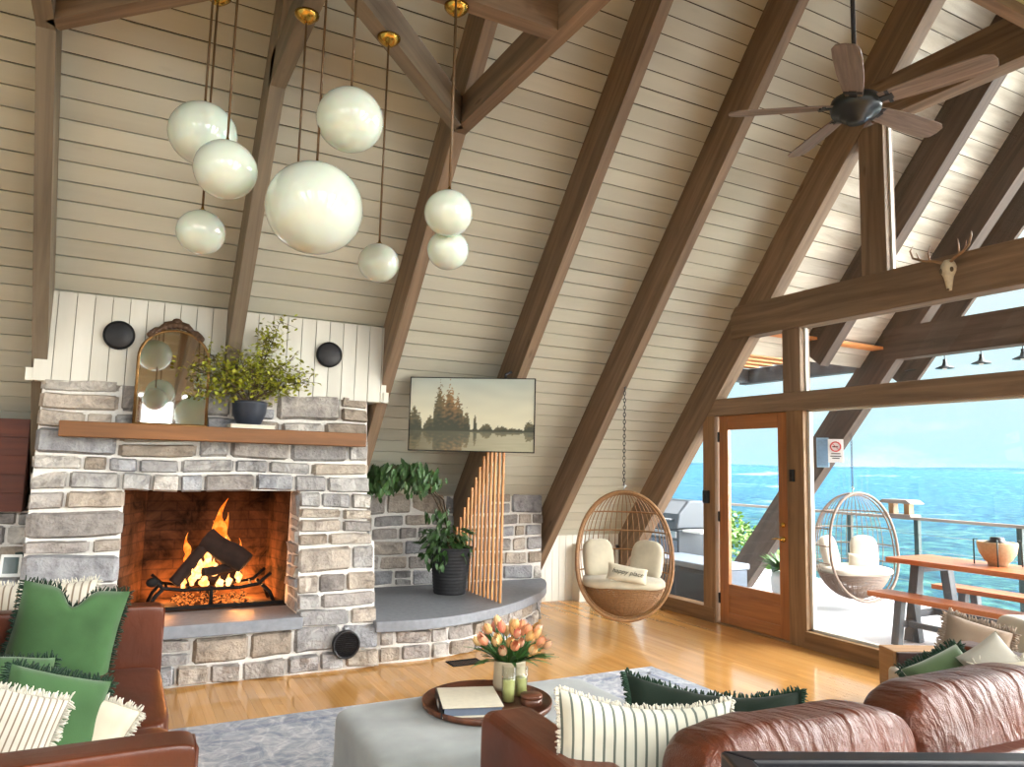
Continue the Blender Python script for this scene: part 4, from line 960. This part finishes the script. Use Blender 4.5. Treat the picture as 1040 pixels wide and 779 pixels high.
# ================================================================== HANGING EGG CHAIRS
def egg(label, loc, rz, H, wmax, zhang, mat, cush, cat='swing chair'):
    o = thing('egg_swing_chair', label, cat, loc, rz, 'hanging wicker egg chairs')
    zc = .45*H
    def w_(z): k = (z-zc)/(H-zc) if z > zc else (zc-z)/zc; return wmax*max(0, 1-k**2.25)**.5
    def P(phi, z, s=1): r = w_(z)*s; return Vector((r*math.cos(phi), r*.82*math.sin(phi)-.0, z))
    zsamp = [H*.5*(1-math.cos(PI*k/24)) for k in range(25)]
    rim = [Vector((w_(z)*1.0, -.10-.12*(1-z/H), z)) for z in zsamp]+[Vector((-w_(z)*1.0, -.10-.12*(1-z/H), z)) for z in zsamp[-2:0:-1]]
    MB().tube(rim, .016, 8, True).build('front_rim', W[mat], o)
    rim2 = [Vector((p.x*.955, p.y+.035, (p.z-zc)*.965+zc)) for p in rim]; MB().tube(rim2, .009, 7, True).build('inner_rim', W[mat], o)
    vb = MB()
    for k in range(1, 22):
        ph = PI*k/22; vb.tube([P(ph, z) for z in zsamp if z > .16*H], .0042, 5)
    vb.build('back_spindles', W[mat], o)
    for zz in (.34, .50, .66, .82): MB().tube([Vector((w_(zz*H), -.14, zz*H))]+[P(PI*k/24, zz*H) for k in range(25)]+[Vector((-w_(zz*H), -.14, zz*H))], .008, 7).build('hoop', W[mat], o)
    bs = MB()
    for k in range(17):
        z = .01+k*.0145*H; r = w_(z); bs.tube([(r*math.cos(t_), (r*.82 if math.sin(t_) > 0 else min(r*.7, .20+.02*k))*math.sin(t_), z) for t_ in [2*PI*q/40 for q in range(40)]], .0075, 6, True)
    for k in range(40):
        t_ = 2*PI*k/40; bs.tube([(w_(z)*math.cos(t_), (w_(z)*.82 if math.sin(t_) > 0 else min(w_(z)*.7, .20+.3*z))*math.sin(t_), z) for z in (.012, .05, .1, .16, .22, .255)], .006, 5)
    bs.build('woven_basket', W[mat], o)
    b = MB(); puff(b, (0, .02, .27*H), (wmax*.88, wmax*.66, .055), .6, 40, 16, .02, 2); b.build('seat_cushion', W[cush], o)
    for s_ in (-1, 1):
        b = MB(); puff(b, (0, 0, 0), (.155, .06, .19), .6, 32, 16, .03, s_); c_ = b.build('back_cushion', W[cush], o); c_.location = (s_*wmax*.52, .12, .43*H); c_.rotation_euler = (-.25, 0, -s_*.45)
    ch = MB(); z = H; L = zhang-loc[2]; k = 0
    MB().tube([(0, .0, H-.02), (0, 0, H+.03), (.018, 0, H+.05), (0, 0, H+.07), (-.015, 0, H+.055)], .006, 6).build('hook', W['chrome'], o)
    z = H+.05
    while z < L-.02:
        ring = [((.011*math.cos(t_), 0, z+.02+.021*math.sin(t_)) if k % 2 else (0, .011*math.cos(t_), z+.02+.021*math.sin(t_))) for t_ in [2*PI*q/10 for q in range(10)]]
        ch.tube(ring, .0035, 5, True); z += .034; k += 1
    ch.build('chain', W['fanmetal'], o)
    return o
egg('wicker egg chair hanging on a chain inside, before the roof slope', (4.19, 5.63, .165), -.58, 1.13, .43, 2.315, 'rattan', 'cream')
egg('taupe wicker egg chair hanging outside on the deck', (7.69, 5.86, .07), -.2, 1.22, .47, 2.0, 'rattandeck', 'offwhite')
lp = pillow('small white pillow with dark script writing on the hanging indoor chair', W['cream'], at(637, 583, 6.52), orient(33, 25, -9), .36, .15, .07, None)
tc = bpy.data.curves.new('script', 'FONT'); tc.body = 'happy place'; tc.size = .058; tc.align_x = 'CENTER'; tc.align_y = 'CENTER'; tc.extrude = .001; tc.shear = .35
tmp_ = bpy.data.objects.new('text_source', tc); C.objects.link(tmp_); me_ = bpy.data.meshes.new_from_object(tmp_.evaluated_get(bpy.context.evaluated_depsgraph_get())); bpy.data.objects.remove(tmp_)
to = bpy.data.objects.new('script_writing', me_); C.objects.link(to); to.parent = lp; to.location = (0, 0, .04); me_.materials.clear(); me_.materials.append(W['iron'])
pillow('white lumbar pillow on the outdoor hanging chair', W['offwhite'], at(877, 572, 8.55), orient(42, 20, -8), .34, .18, .10, None)
# deer skull on the gable beam
sk = thing('deer_skull', 'bleached deer skull with antlers on the big gable beam', 'skull', (5.335, 3.20, 2.87))
b = MB(); prof_ = [(0, .018, .016), (.05, .026, .026), (.10, .036, .034), (.14, .056, .040), (.17, .06, .044), (.20, .05, .045), (.23, .03, .03)]
vs = []; 
for z, hw_, dp in prof_:
    for k in range(12): t_ = 2*PI*k/12; vs.append((-dp*max(-.1, math.cos(t_)), hw_*math.sin(t_), z))
b.add(vs, [(i*12+k, i*12+(k+1) % 12, (i+1)*12+(k+1) % 12, (i+1)*12+k) for i in range(6) for k in range(12)]+[tuple(range(11, -1, -1)), tuple(72+k for k in range(12))], smooth=True); so_ = b.build('skull', W['bone'], sk)
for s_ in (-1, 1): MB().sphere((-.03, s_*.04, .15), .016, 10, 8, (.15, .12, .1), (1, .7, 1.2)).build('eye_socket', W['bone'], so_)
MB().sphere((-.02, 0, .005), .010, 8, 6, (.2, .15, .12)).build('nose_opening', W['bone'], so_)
for s_ in (-1, 1):
    a = MB().tube([(-.02, s_*.03, .21), (-.04, s_*.08, .235), (-.07, s_*.15, .25), (-.10, s_*.21, .28), (-.10, s_*.23, .34), (-.08, s_*.22, .38)], [.012, .011, .010, .009, .007, .002], 8)
    a.tube([(-.05, s_*.11, .24), (-.06, s_*.115, .30), (-.05, s_*.105, .36)], [.008, .006, .002], 7); a.tube([(-.08, s_*.17, .26), (-.09, s_*.19, .32)], [.008, .002], 7); a.build('antler', W['antler'], sk)
# ================================================================== OUTSIDE
ZD = -.05
dk = MB()
for k in range(48): dk.box(5.56, 9.4, -5+k*.36, -5+k*.36+.357, ZD-.05, ZD, jit((1, 1, 1), .03))
struct('deck_floor', dk, W['deck'])
struct('deck_beam', MB().box(5.56, 9.4, -5, 12.3, -.4, ZD-.051), W['deckbeam'])
# outer roof and rafters
sA = (2.75/SL)*math.hypot(1, SL)
struct('ceiling_porch', boards(GX+.001, 8.25, sA, LS, .165, slopeT(), .10), W['outplank'])
struct('ceiling_porch_front', MB().box(-8.25, -GX, sA, LS, 0, .05, T=Tf), W['outplank'])
rafter(6.52, 6.65, .36, W['deckbeam'], z0=2.65); rafter(7.62, 7.76, .36, W['deckbeam'], z0=ZD); rafter(8.2, 8.25, .3, W['deckbeam'], z0=2.5)
rafter(6.52, 6.65, .36, W['deckbeam'], z0=2.65, flip=True); rafter(7.62, 7.76, .36, W['deckbeam'], z0=ZD, flip=True)
struct('porch_beam', MB().box(7.61, 7.77, -.9, 5.35, 2.80, 3.16), W['deckbeam'])
# side porch roof: cedar slats over a grey beam
for k in range(9): struct('porch_slat', MB().box(5.52, 7.68, 5.35+k*.24, 5.35+k*.24+.15, 2.93, 2.96), W['cedar'])
struct('porch_beam', MB().box(7.64, 7.76, 5.3, 7.6, 2.72, 2.92), W['greywood']); struct('porch_beam', MB().box(5.52, 7.64, 7.42, 7.54, 2.74, 2.92), W['greywood'])
# railing
rl = thing('deck_railing', 'wooden topped deck railing on dark green posts before the valley', 'railing', (9.25, 4, ZD))
MB().box(-.05, .05, -8, 8.2, .985, 1.02).build('top_rail', W['railwood'], rl)
for y in (-6, -4, -2, -.6, .85, 2.1, 3.1, 4.5, 6, 8): MB().box(-.03, .03, y-.03, y+.03, 0, .985).build('post', W['greenmetal'], rl)
for z in (.2, .4, .6, .8): MB().tube([(0, -8, z), (0, 8.2, z)], .0025, 5).build('cable', W['chrome'], rl)
bf = thing('bird_feeder', 'little roofed wooden bird feeder on the deck railing', 'bird feeder', (9.25, 6.32, .97))
MB().box(-.11, .11, -.2, .2, 0, .03).build('tray', W['railwood'], bf)
for y in (-.11, .11): MB().box(-.05, .05, y-.035, y+.035, .03, .17).build('support', W['box'], bf)
MB().prism([(-.24, 0), (.24, 0), (.17, .05), (-.17, .05)], -.14, .14, T=Matrix.Translation((0, 0, .17))@Matrix(((0, 0, 1, 0), (1, 0, 0, 0), (0, 1, 0, 0), (0, 0, 0, 1)))).build('roof', W['railwood'], bf)
# dining table, benches, bowl
tb = thing('picnic_table', 'long wooden deck table on splayed grey trestle legs', 'table', (7.10, 3.55, ZD))
for k in range(4): MB().box(-.34+k*.17, -.34+k*.17+.167, -1.25, 1.25, .71, .755, jit((1, 1, 1), .1)).build('top_plank', W['table'], tb)
for y in (-1.0, 1.0):
    for s_ in (-1, 1): MB().beam((s_*.36, y, 0), (s_*.22, y, .71), .085, .085, (0, 1, 0)).build('leg', W['greywood'], tb)
    MB().box(-.31, .31, y-.03, y+.03, .22, .28).box(-.24, .24, y-.04, y+.04, .64, .71).build('crossbar', W['greywood'], tb)
MB().box(-.04, .04, -1.0, 1.0, .23, .29).build('stretcher', W['greywood'], tb)
def bench(x, lb, y=3.55):
    o = thing('bench', lb, 'bench', (x, y, ZD), 0, 'deck benches')
    for k in range(2): MB().box(-.15+k*.15, -.15+k*.15+.147, -1.25, 1.25, .40, .445, jit((1, 1, 1), .1)).build('seat_plank', W['table'], o)
    for yy in (-.95, .95):
        for s_ in (-1, 1): MB().beam((s_*.16, yy, 0), (s_*.09, yy, .40), .07, .07, (0, 1, 0)).build('leg', W['greywood'], o)
        MB().box(-.14, .14, yy-.025, yy+.025, .16, .21).build('crossbar', W['greywood'], o)
    MB().box(-.03, .03, -.95, .95, .165, .21).build('stretcher', W['greywood'], o)
bench(6.62, 'wooden deck bench on the house side of the deck table'); bench(7.70, 'wooden deck bench on the valley side of the deck table', 3.6)
bw = thing('table_planter', 'sandy bowl planter with a dark lid in a wire stand on the deck table', 'planter', (7.18, 3.97, ZD+.756))
MB().lathe([(.0001, 0), (.08, 0), (.085, .03), (.11, .05), (.15, .12), (.165, .2), (.16, .215), (.14, .215), (.12, .15), (.0001, .13)], 28).build('bowl', W['potstone'], bw)
MB().lathe([(.0001, .19), (.15, .2), (.06, .225), (.055, .255), (.0001, .26)], 24).build('lid', W['darkplastic'], bw)
for k in range(4): a_ = k*PI/2+.5; MB().tube([(.185*math.cos(a_), .185*math.sin(a_), 0.004), (.185*math.cos(a_), .185*math.sin(a_), .23), (.15*math.cos(a_), .15*math.sin(a_), .235)], .007, 6).build('stand_wire', W['greenmetal'], bw)
# grill and storage box behind the left pane
gl = thing('barbecue_grill', 'grey lidded barbecue grill on the deck beyond the left pane', 'grill', (6.62, 7.70, ZD), 0)
MB().box(-.3, .3, -.36, .36, .1, .80).build('cabinet', W['grillgrey'], gl, bevel=.01)
for s_ in (-.18, .18): MB().box(-.315, -.3, s_-.16, s_+.16, .14, .66).build('door', W['tubgrey'], gl, bevel=.006)
MB().box(-.33, -.3, -.33, .33, .70, .78).build('control_panel', W['chrome'], gl, bevel=.005)
yz(MB(), 0, 0, [])if False else None
lid = MB(); T_ = Matrix(((1, 0, 0, 0), (0, 0, 1, 0), (0, 1, 0, 0), (0, 0, 0, 1))); lid.prism([(-.32, .80), (.3, .80), (.3, 1.0), (.12, 1.17), (-.12, 1.17), (-.28, 1.0)], -.34, .34, T=T_); lid.build('lid', W['grillgrey'], gl, bevel=.03, seg=3)
MB().tube([(-.3, -.25, .92), (-.37, -.25, .93), (-.37, .25, .93), (-.3, .25, .92)], .014, 8).build('handle', W['chrome'], gl)
MB().box(-.25, .25, -.70, -.37, .78, .81).build('side_shelf', W['whiteplastic'], gl, bevel=.006)
for x in (-.26, .26):
    for y in (-.32, .32): MB().lathe([(.0001, -.03), (.045, -.03), (.045, .03), (.0001, .03)], 16, T=Matrix.Translation((x, y, .046))@Matrix.Rotation(PI/2, 4, 'X')).build('wheel', W['darkplastic'], gl)
sx = thing('storage_box', 'blue grey deck storage box with a pale lid outside the left pane', 'storage box', (6.05, 6.75, ZD))
MB().box(-.28, .28, -.55, .55, 0, .46).build('body', W['tubgrey'], sx, bevel=.01); MB().box(-.30, .30, -.57, .57, .465, .53).build('lid', plain('pale_blue_lid', lin(150, 164, 180), .5), sx, bevel=.012)
for k in range(2): MB().box(-.288, -.281, -.5+k*.52, -.02+k*.52, .05, .42).build('panel', plain('slate_panel', lin(78, 90, 104), .5), sx)
wp = thing('white_planter', 'round white planter with a leafy green plant at the foot of the deck rafter', 'plant', (7.38, 6.56, ZD))
MB().lathe([(.0001, 0), (.15, 0), (.2, .12), (.21, .25), (.18, .36), (.17, .36), (.0001, .33)], 28).build('pot', W['whiteplastic'], wp)
lf = MB()
for k in range(160): th = random.uniform(0, 2*PI); leaf(lf, (math.cos(th)*.12, math.sin(th)*.12, .36), (math.cos(th)*random.uniform(.2, 1), math.sin(th)*random.uniform(.2, 1), random.uniform(.4, 1.3)), random.uniform(.12, .25), .03, (-math.cos(th), -math.sin(th), .5), jit((1.5, 1.5, 1.2), .3), .5)
lf.build('leaves', W['leaf'], wp)['kind'] = 'stuff'
# no smoking sign and meter box on the deck rafter
sg = thing('no_smoking_sign', 'white no smoking sign with a red ring on the deck rafter', 'sign', (7.57, 5.985, 1.64), R=Matrix.Rotation(-.9, 3, 'Z'))
MB().box(-.085, .085, -.004, .004, 0, .28).build('plate', W['whiteplastic'], sg, bevel=.003)
TS = Matrix.Translation((0, -.006, .185))
MB().tube([(.055*math.cos(2*PI*k/32), -.007, .19+.055*math.sin(2*PI*k/32)) for k in range(32)], .008, 6, True).beam((-.04, -.007, .23), (.04, -.007, .15), .012, .006).build('red_ring', W['red'], sg)
MB().box(-.035, .025, -.006, -.0045, .182, .196).build('cigarette', W['darkplastic'], sg)
for z, w_ in ((.10, .10), (.07, .12), (.045, .08)): MB().box(-w_/2, w_/2, -.006, -.0045, z, z+.012).build('text_line', W['darkplastic'], sg)
mbx = thing('meter_box', 'pale blue grey box mounted beside the no smoking sign', 'box', (7.56, 6.16, 1.58), -.9); MB().box(-.07, .07, -.03, .05, 0, .36).build('case', plain('pale_blue_case', lin(150, 186, 210), .4), mbx, bevel=.006); MB().box(-.06, .06, -.034, -.03, .02, .34).build('door', plain('blue_grey_door', lin(126, 160, 190), .4), mbx)
# string lamps
wire = MB(); yl = [5.55, 5.0, 4.55, 4.03, 3.5]; 
def wz(y): return 2.90-.03*math.sin(y*6)
wire.tube([(8.26, 7.0+(-6.0)*k/30, 2.93+.02*math.cos(k*1.3)) for k in range(31)], .006, 5)
tag(wire.build('light_cable', W['black']), 'thin black cable carrying the string lamps past the deck roof', 'cable')
lbs = ['string lamp nearest the sloping deck rafter', 'second string lamp out from the sloping deck rafter', 'third string lamp out from the sloping deck rafter', 'outermost string lamp at the edge of the view']
for (px, py), lb in zip(((928, 374), (959.5, 371), (996.5, 366), (1039, 361)), lbs):
    p = at(px, py, 8.26/ray(px, py).x)
    o = thing('string_lamp', 'small grey cone '+lb, 'lamp', p, 0, 'deck string lamps')
    MB().lathe([(.10, -.035), (.095, -.03), (.03, .0), (.018, .04), (.018, .07), (.0001, .072)], 20).build('shade', W['fanmetal'], o); MB().sphere((0, 0, -.03), .026, 12, 8).build('bulb', W['bulb'], o)
    MB().tube([(0, 0, .07), (0, 0, max(.09, 2.93-p.z))], .005, 5).build('hanger', W['black'], o)
# valley
m, n, out = nt('forest_valley')
a = node(n, 'TexNoise', Scale=.02, Detail=9, Roughness=.74); n.links.new(coords(n, 'Object', (1, 1, .3)), a.inputs['Vector'])
b = node(n, 'TexNoise', Scale=.0011, Detail=6, Roughness=.6, Distortion=.6); n.links.new(coords(n, 'Object', (1, 1, .3)), b.inputs['Vector'])
r1 = ramp(n, [(.36, lin(10, 35, 44)), (.5, lin(28, 70, 74)), (.64, lin(72, 114, 98))]); n.links.new(a.outputs['Fac'], r1.inputs[0])
r2 = ramp(n, [(.60, (0, 0, 0, 1)), (.66, (.6, .6, .6, 1))]); n.links.new(b.outputs['Fac'], r2.inputs[0])
finish(n, out, mixc(n, r1.outputs[0], lin(128, 158, 122), r2.outputs[0]), .95, a.outputs['Fac'], 1, 6, spec=.1); W['valley'] = m
tm = MB(); NA, NR = 200, 190; vs = []
for j in range(NR+1):
    r = 13*(17000/13)**(j/NR)
    for i in range(NA+1):
        a = math.radians(-8+132*i/NA); x = 5.5+r*math.sin(a); y = 3+r*math.cos(a)
        z = -3.2-157*(1-math.exp(-max(0, r-13)/260)) + min(1, r/400)*14*noise.noise((x/300, y/300, 2)) + min(1, r/3000)*max(.2, 1-r/9000)*26*noise.noise((x/1500, y/1500, 5))
        if r > 500: z += min(1, (r-500)/900)*max(0, 1-r/7000)*(26*noise.noise((x/620, y/620, 9))+9*noise.noise((x/210, y/210, 3))+6*noise.noise((x/60, y/60, 8)))
        if r > 5500:
            k = min(1, (r-5500)/6000); k = k*k*(3-2*k); z += k*(285+60*noise.noise((a*3, 0, 1))+9*noise.noise((a*11, r/3000, 4)))
        if r < 400: z += min(1, (r-13)/60)*4*noise.noise((x/18, y/18, 7))
        vs.append((x, y, z))
tm.add(vs, [(j*(NA+1)+i, j*(NA+1)+i+1, (j+1)*(NA+1)+i+1, (j+1)*(NA+1)+i) for j in range(NR) for i in range(NA)], smooth=True)
struct('valley_ground', tm, W['valley'])
def tree(x, y, z, R_, H, lb, col):
    o = thing('bushy_tree', lb, 'tree', (x, y, z), 0, 'trees below the deck'); MB().tube([(0, 0, 0), (.1, 0, H*.5), (0, .1, H*.9)], [.22, .16, .05], 8).build('trunk', W['twig'], o)
    f = MB()
    for k in range(6500):
        q = Vector((random.gauss(0, 1), random.gauss(0, 1), random.gauss(0, 1))).normalized()*random.uniform(.6, 1)**.5; q *= 1+.25*noise.noise(q*2.3+Vector((x, y, 0)))
        leaf(f, (q.x*R_, q.y*R_, H*.72+q.z*R_*.8), (random.gauss(0, 1), random.gauss(0, 1), random.gauss(0, .6)), random.uniform(.10, .17), random.uniform(.045, .075), None, jit(col, .35), .3)
    f.build('foliage', W['treeleaf'], o)['kind'] = 'stuff'
W['treeleaf'] = plain('bright_tree_leaf', lin(92, 124, 66), .6, 0, 4, .2, .05)
for k, (x, y, z, R_, H, lb) in enumerate(((15.2, 16.4, -6.3, 2.4, 6.6, 'bright green treetop beyond the grill and left pane'), (19, 18.8, -9.5, 2.1, 7.6, 'bushy treetop below the railing seen through the door glass'), (20, 14.2, -10.2, 2.1, 7.6, 'low treetop below the railing behind the outdoor egg chair'), (25, 18.0, -12.0, 2.8, 8.0, 'far bushy treetop on the slope beyond the outdoor egg chair'), (23, 11.2, -10.4, 2.2, 8, 'treetop below the railing behind the far deck bench'))):
    tree(x, y, z, R_, H, lb, (1, 1.05, .8) if k % 2 else (1.2, 1.2, .85))
# haze lying in the valley
m, n, out = nt('valley_haze'); vsn = node(n, 'VolumeScatter', Color=(.012, .056, .20, 1), Density=1/4800, Anisotropy=.1); n.links.new(vsn.outputs[0], out.inputs['Volume'])
hz = MB().box(60, 19000, -6000, 19000, -400, 60).build('valley_haze', m); tag(hz, 'blue haze lying over the wooded valley', 'haze', None, 'stuff')
# ================================================================== LIGHT
wd = bpy.data.worlds.new('sky'); sc.world = wd; wd.use_nodes = True; n = wd.node_tree; n.nodes.clear()
out = n.nodes.new('ShaderNodeOutputWorld'); bg = node(n, 'Background', Strength=1.0)
tc_ = n.nodes.new('ShaderNodeTexCoord'); sp = node(n, 'SeparateXYZ'); n.links.new(tc_.outputs['Generated'], sp.inputs[0])
rs_ = ramp(n, [(.0, (.74, 1.16, 1.24, 1)), (.07, (.86, 1.22, 1.26, 1)), (.22, (1.08, 1.25, 1.27, 1)), (1, (1.2, 1.25, 1.28, 1))]); n.links.new(sp.outputs[2], rs_.inputs[0])
mp_ = node(n, 'Mapping', Scale=(1.3, 1.3, 4.5)); n.links.new(tc_.outputs['Generated'], mp_.inputs[0])
cn = node(n, 'TexNoise', Scale=2.2, Detail=6, Roughness=.55); n.links.new(mp_.outputs[0], cn.inputs['Vector'])
cr_ = ramp(n, [(.50, (0, 0, 0, 1)), (.66, (1, 1, 1, 1))]); n.links.new(cn.outputs['Fac'], cr_.inputs[0])
cl = mixc(n, rs_.outputs[0], (1.26, 1.3, 1.3, 1), cr_.outputs[0])
nv = node(n, 'VectorMath', _operation='NORMALIZE'); n.links.new(tc_.outputs['Generated'], nv.inputs[0])
def fill_glow(base, direction, colour, edge):           # unseen sky glow, added to brighten the room through its glazing
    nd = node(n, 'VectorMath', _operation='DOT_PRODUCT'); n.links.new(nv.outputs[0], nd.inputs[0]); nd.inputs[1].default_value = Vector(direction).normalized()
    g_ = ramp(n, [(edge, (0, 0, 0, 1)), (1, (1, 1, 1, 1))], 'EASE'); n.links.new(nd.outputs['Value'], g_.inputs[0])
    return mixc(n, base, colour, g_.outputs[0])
cl = fill_glow(cl, (.78, -.55, .42), (32, 31.8, 31.2, 1), .50)
cl = fill_glow(cl, (-.45, -.62, .64), (9, 8.9, 8.7, 1), .55)
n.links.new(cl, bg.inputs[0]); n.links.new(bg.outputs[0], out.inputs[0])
SUN = 1.7
sl = bpy.data.lights.new('sun', 'SUN'); sl.energy = SUN; sl.angle = math.radians(4); sl.color = (1, .96, .9); so = bpy.data.objects.new('sun', sl); C.objects.link(so)
so.rotation_euler = Vector((.22, -.66, -.72)).to_track_quat('-Z', 'Y').to_euler()
for i, (a_, b_) in enumerate(SKY):                       # sky portals in the glazed slope
    pl = bpy.data.lights.new('skylight_portal', 'AREA'); pl.shape = 'RECTANGLE'; pl.size = b_-a_; pl.size_y = 3.8; pl.cycles.is_portal = True
    o = bpy.data.objects.new('skylight_portal', pl); C.objects.link(o); T = Tf@Matrix.Translation(((a_+b_)/2, 3.08, -.03)); o.matrix_world = T
pl = bpy.data.lights.new('gable_portal', 'AREA'); pl.shape = 'RECTANGLE'; pl.size = 8; pl.size_y = 4.4; pl.cycles.is_portal = True
o = bpy.data.objects.new('gable_portal', pl); C.objects.link(o); o.location = (5.35, 2.3, 2.2); o.rotation_euler = Vector((-1, 0, 0)).to_track_quat('-Z', 'Y').to_euler()
# kitchen lamps behind the viewer
KP = 24
for x, y in ((-1.6, .7), (.6, -1.0), (2.4, -.6)):
    o = thing('ceiling_lamp', 'round white kitchen ceiling lamp hanging behind the viewer', 'lamp', (x, y, 2.75), 0, 'kitchen lamps')
    MB().lathe([(.0001, .05), (.3, .05), (.32, .03), (.32, 0), (.30, 0)], 32).build('shade', W['whiteplastic'], o); MB().lathe([(.0001, .01), (.3, .01)], 32).build('diffuser', W['lamp'], o)
    MB().tube([(0, 0, .05), (0, 0, 1.6)], .006, 6).build('cord', W['black'], o)
    al = bpy.data.lights.new('kitchen_light', 'AREA'); al.shape = 'DISK'; al.size = .6; al.energy = KP*(.45 if x < 0 else 1); al.color = (1, .96, .90); lo_ = bpy.data.objects.new('kitchen_light', al); C.objects.link(lo_); lo_.location = (x, y, 2.735)
    pt = bpy.data.lights.new('kitchen_uplight', 'POINT'); pt.energy = KP*(.1 if x < 0 else .35); pt.color = (1, .96, .90); pt.shadow_soft_size = .25; lo_ = bpy.data.objects.new('kitchen_uplight', pt); C.objects.link(lo_); lo_.location = (x, y, 3.15)
# the fire's own light
for (x, y, z, e_) in ((.70, 6.14, .72, 7), (.40, 6.36, .50, 11), (.93, 6.37, .55, 24), (.97, 6.30, .46, 10)):
    pt = bpy.data.lights.new('fire_light', 'POINT'); pt.energy = e_; pt.color = (1, .38, .10); pt.shadow_soft_size = .08; o = bpy.data.objects.new('fire_light', pt); C.objects.link(o); o.location = (x, y, z)
# ------------------------------------------------------------------ view
vs_ = sc.view_settings; vs_.view_transform = 'Standard'; vs_.look = 'None'; vs_.gamma = 1; vs_.use_curve_mapping = False; vs_.exposure = -0.27
cy = sc.cycles; cy.use_denoising = True; cy.max_bounces = 8; cy.diffuse_bounces = 4; cy.glossy_bounces = 4; cy.transmission_bounces = 6; cy.transparent_max_bounces = 12; cy.volume_bounces = 0
cy.caustics_reflective = False; cy.caustics_refractive = False; cy.sample_clamp_indirect = 4; cy.blur_glossy = .5
try: cy.denoiser = 'OPENIMAGEDENOISE'; cy.denoising_input_passes = 'RGB_ALBEDO_NORMAL'
except Exception: pass
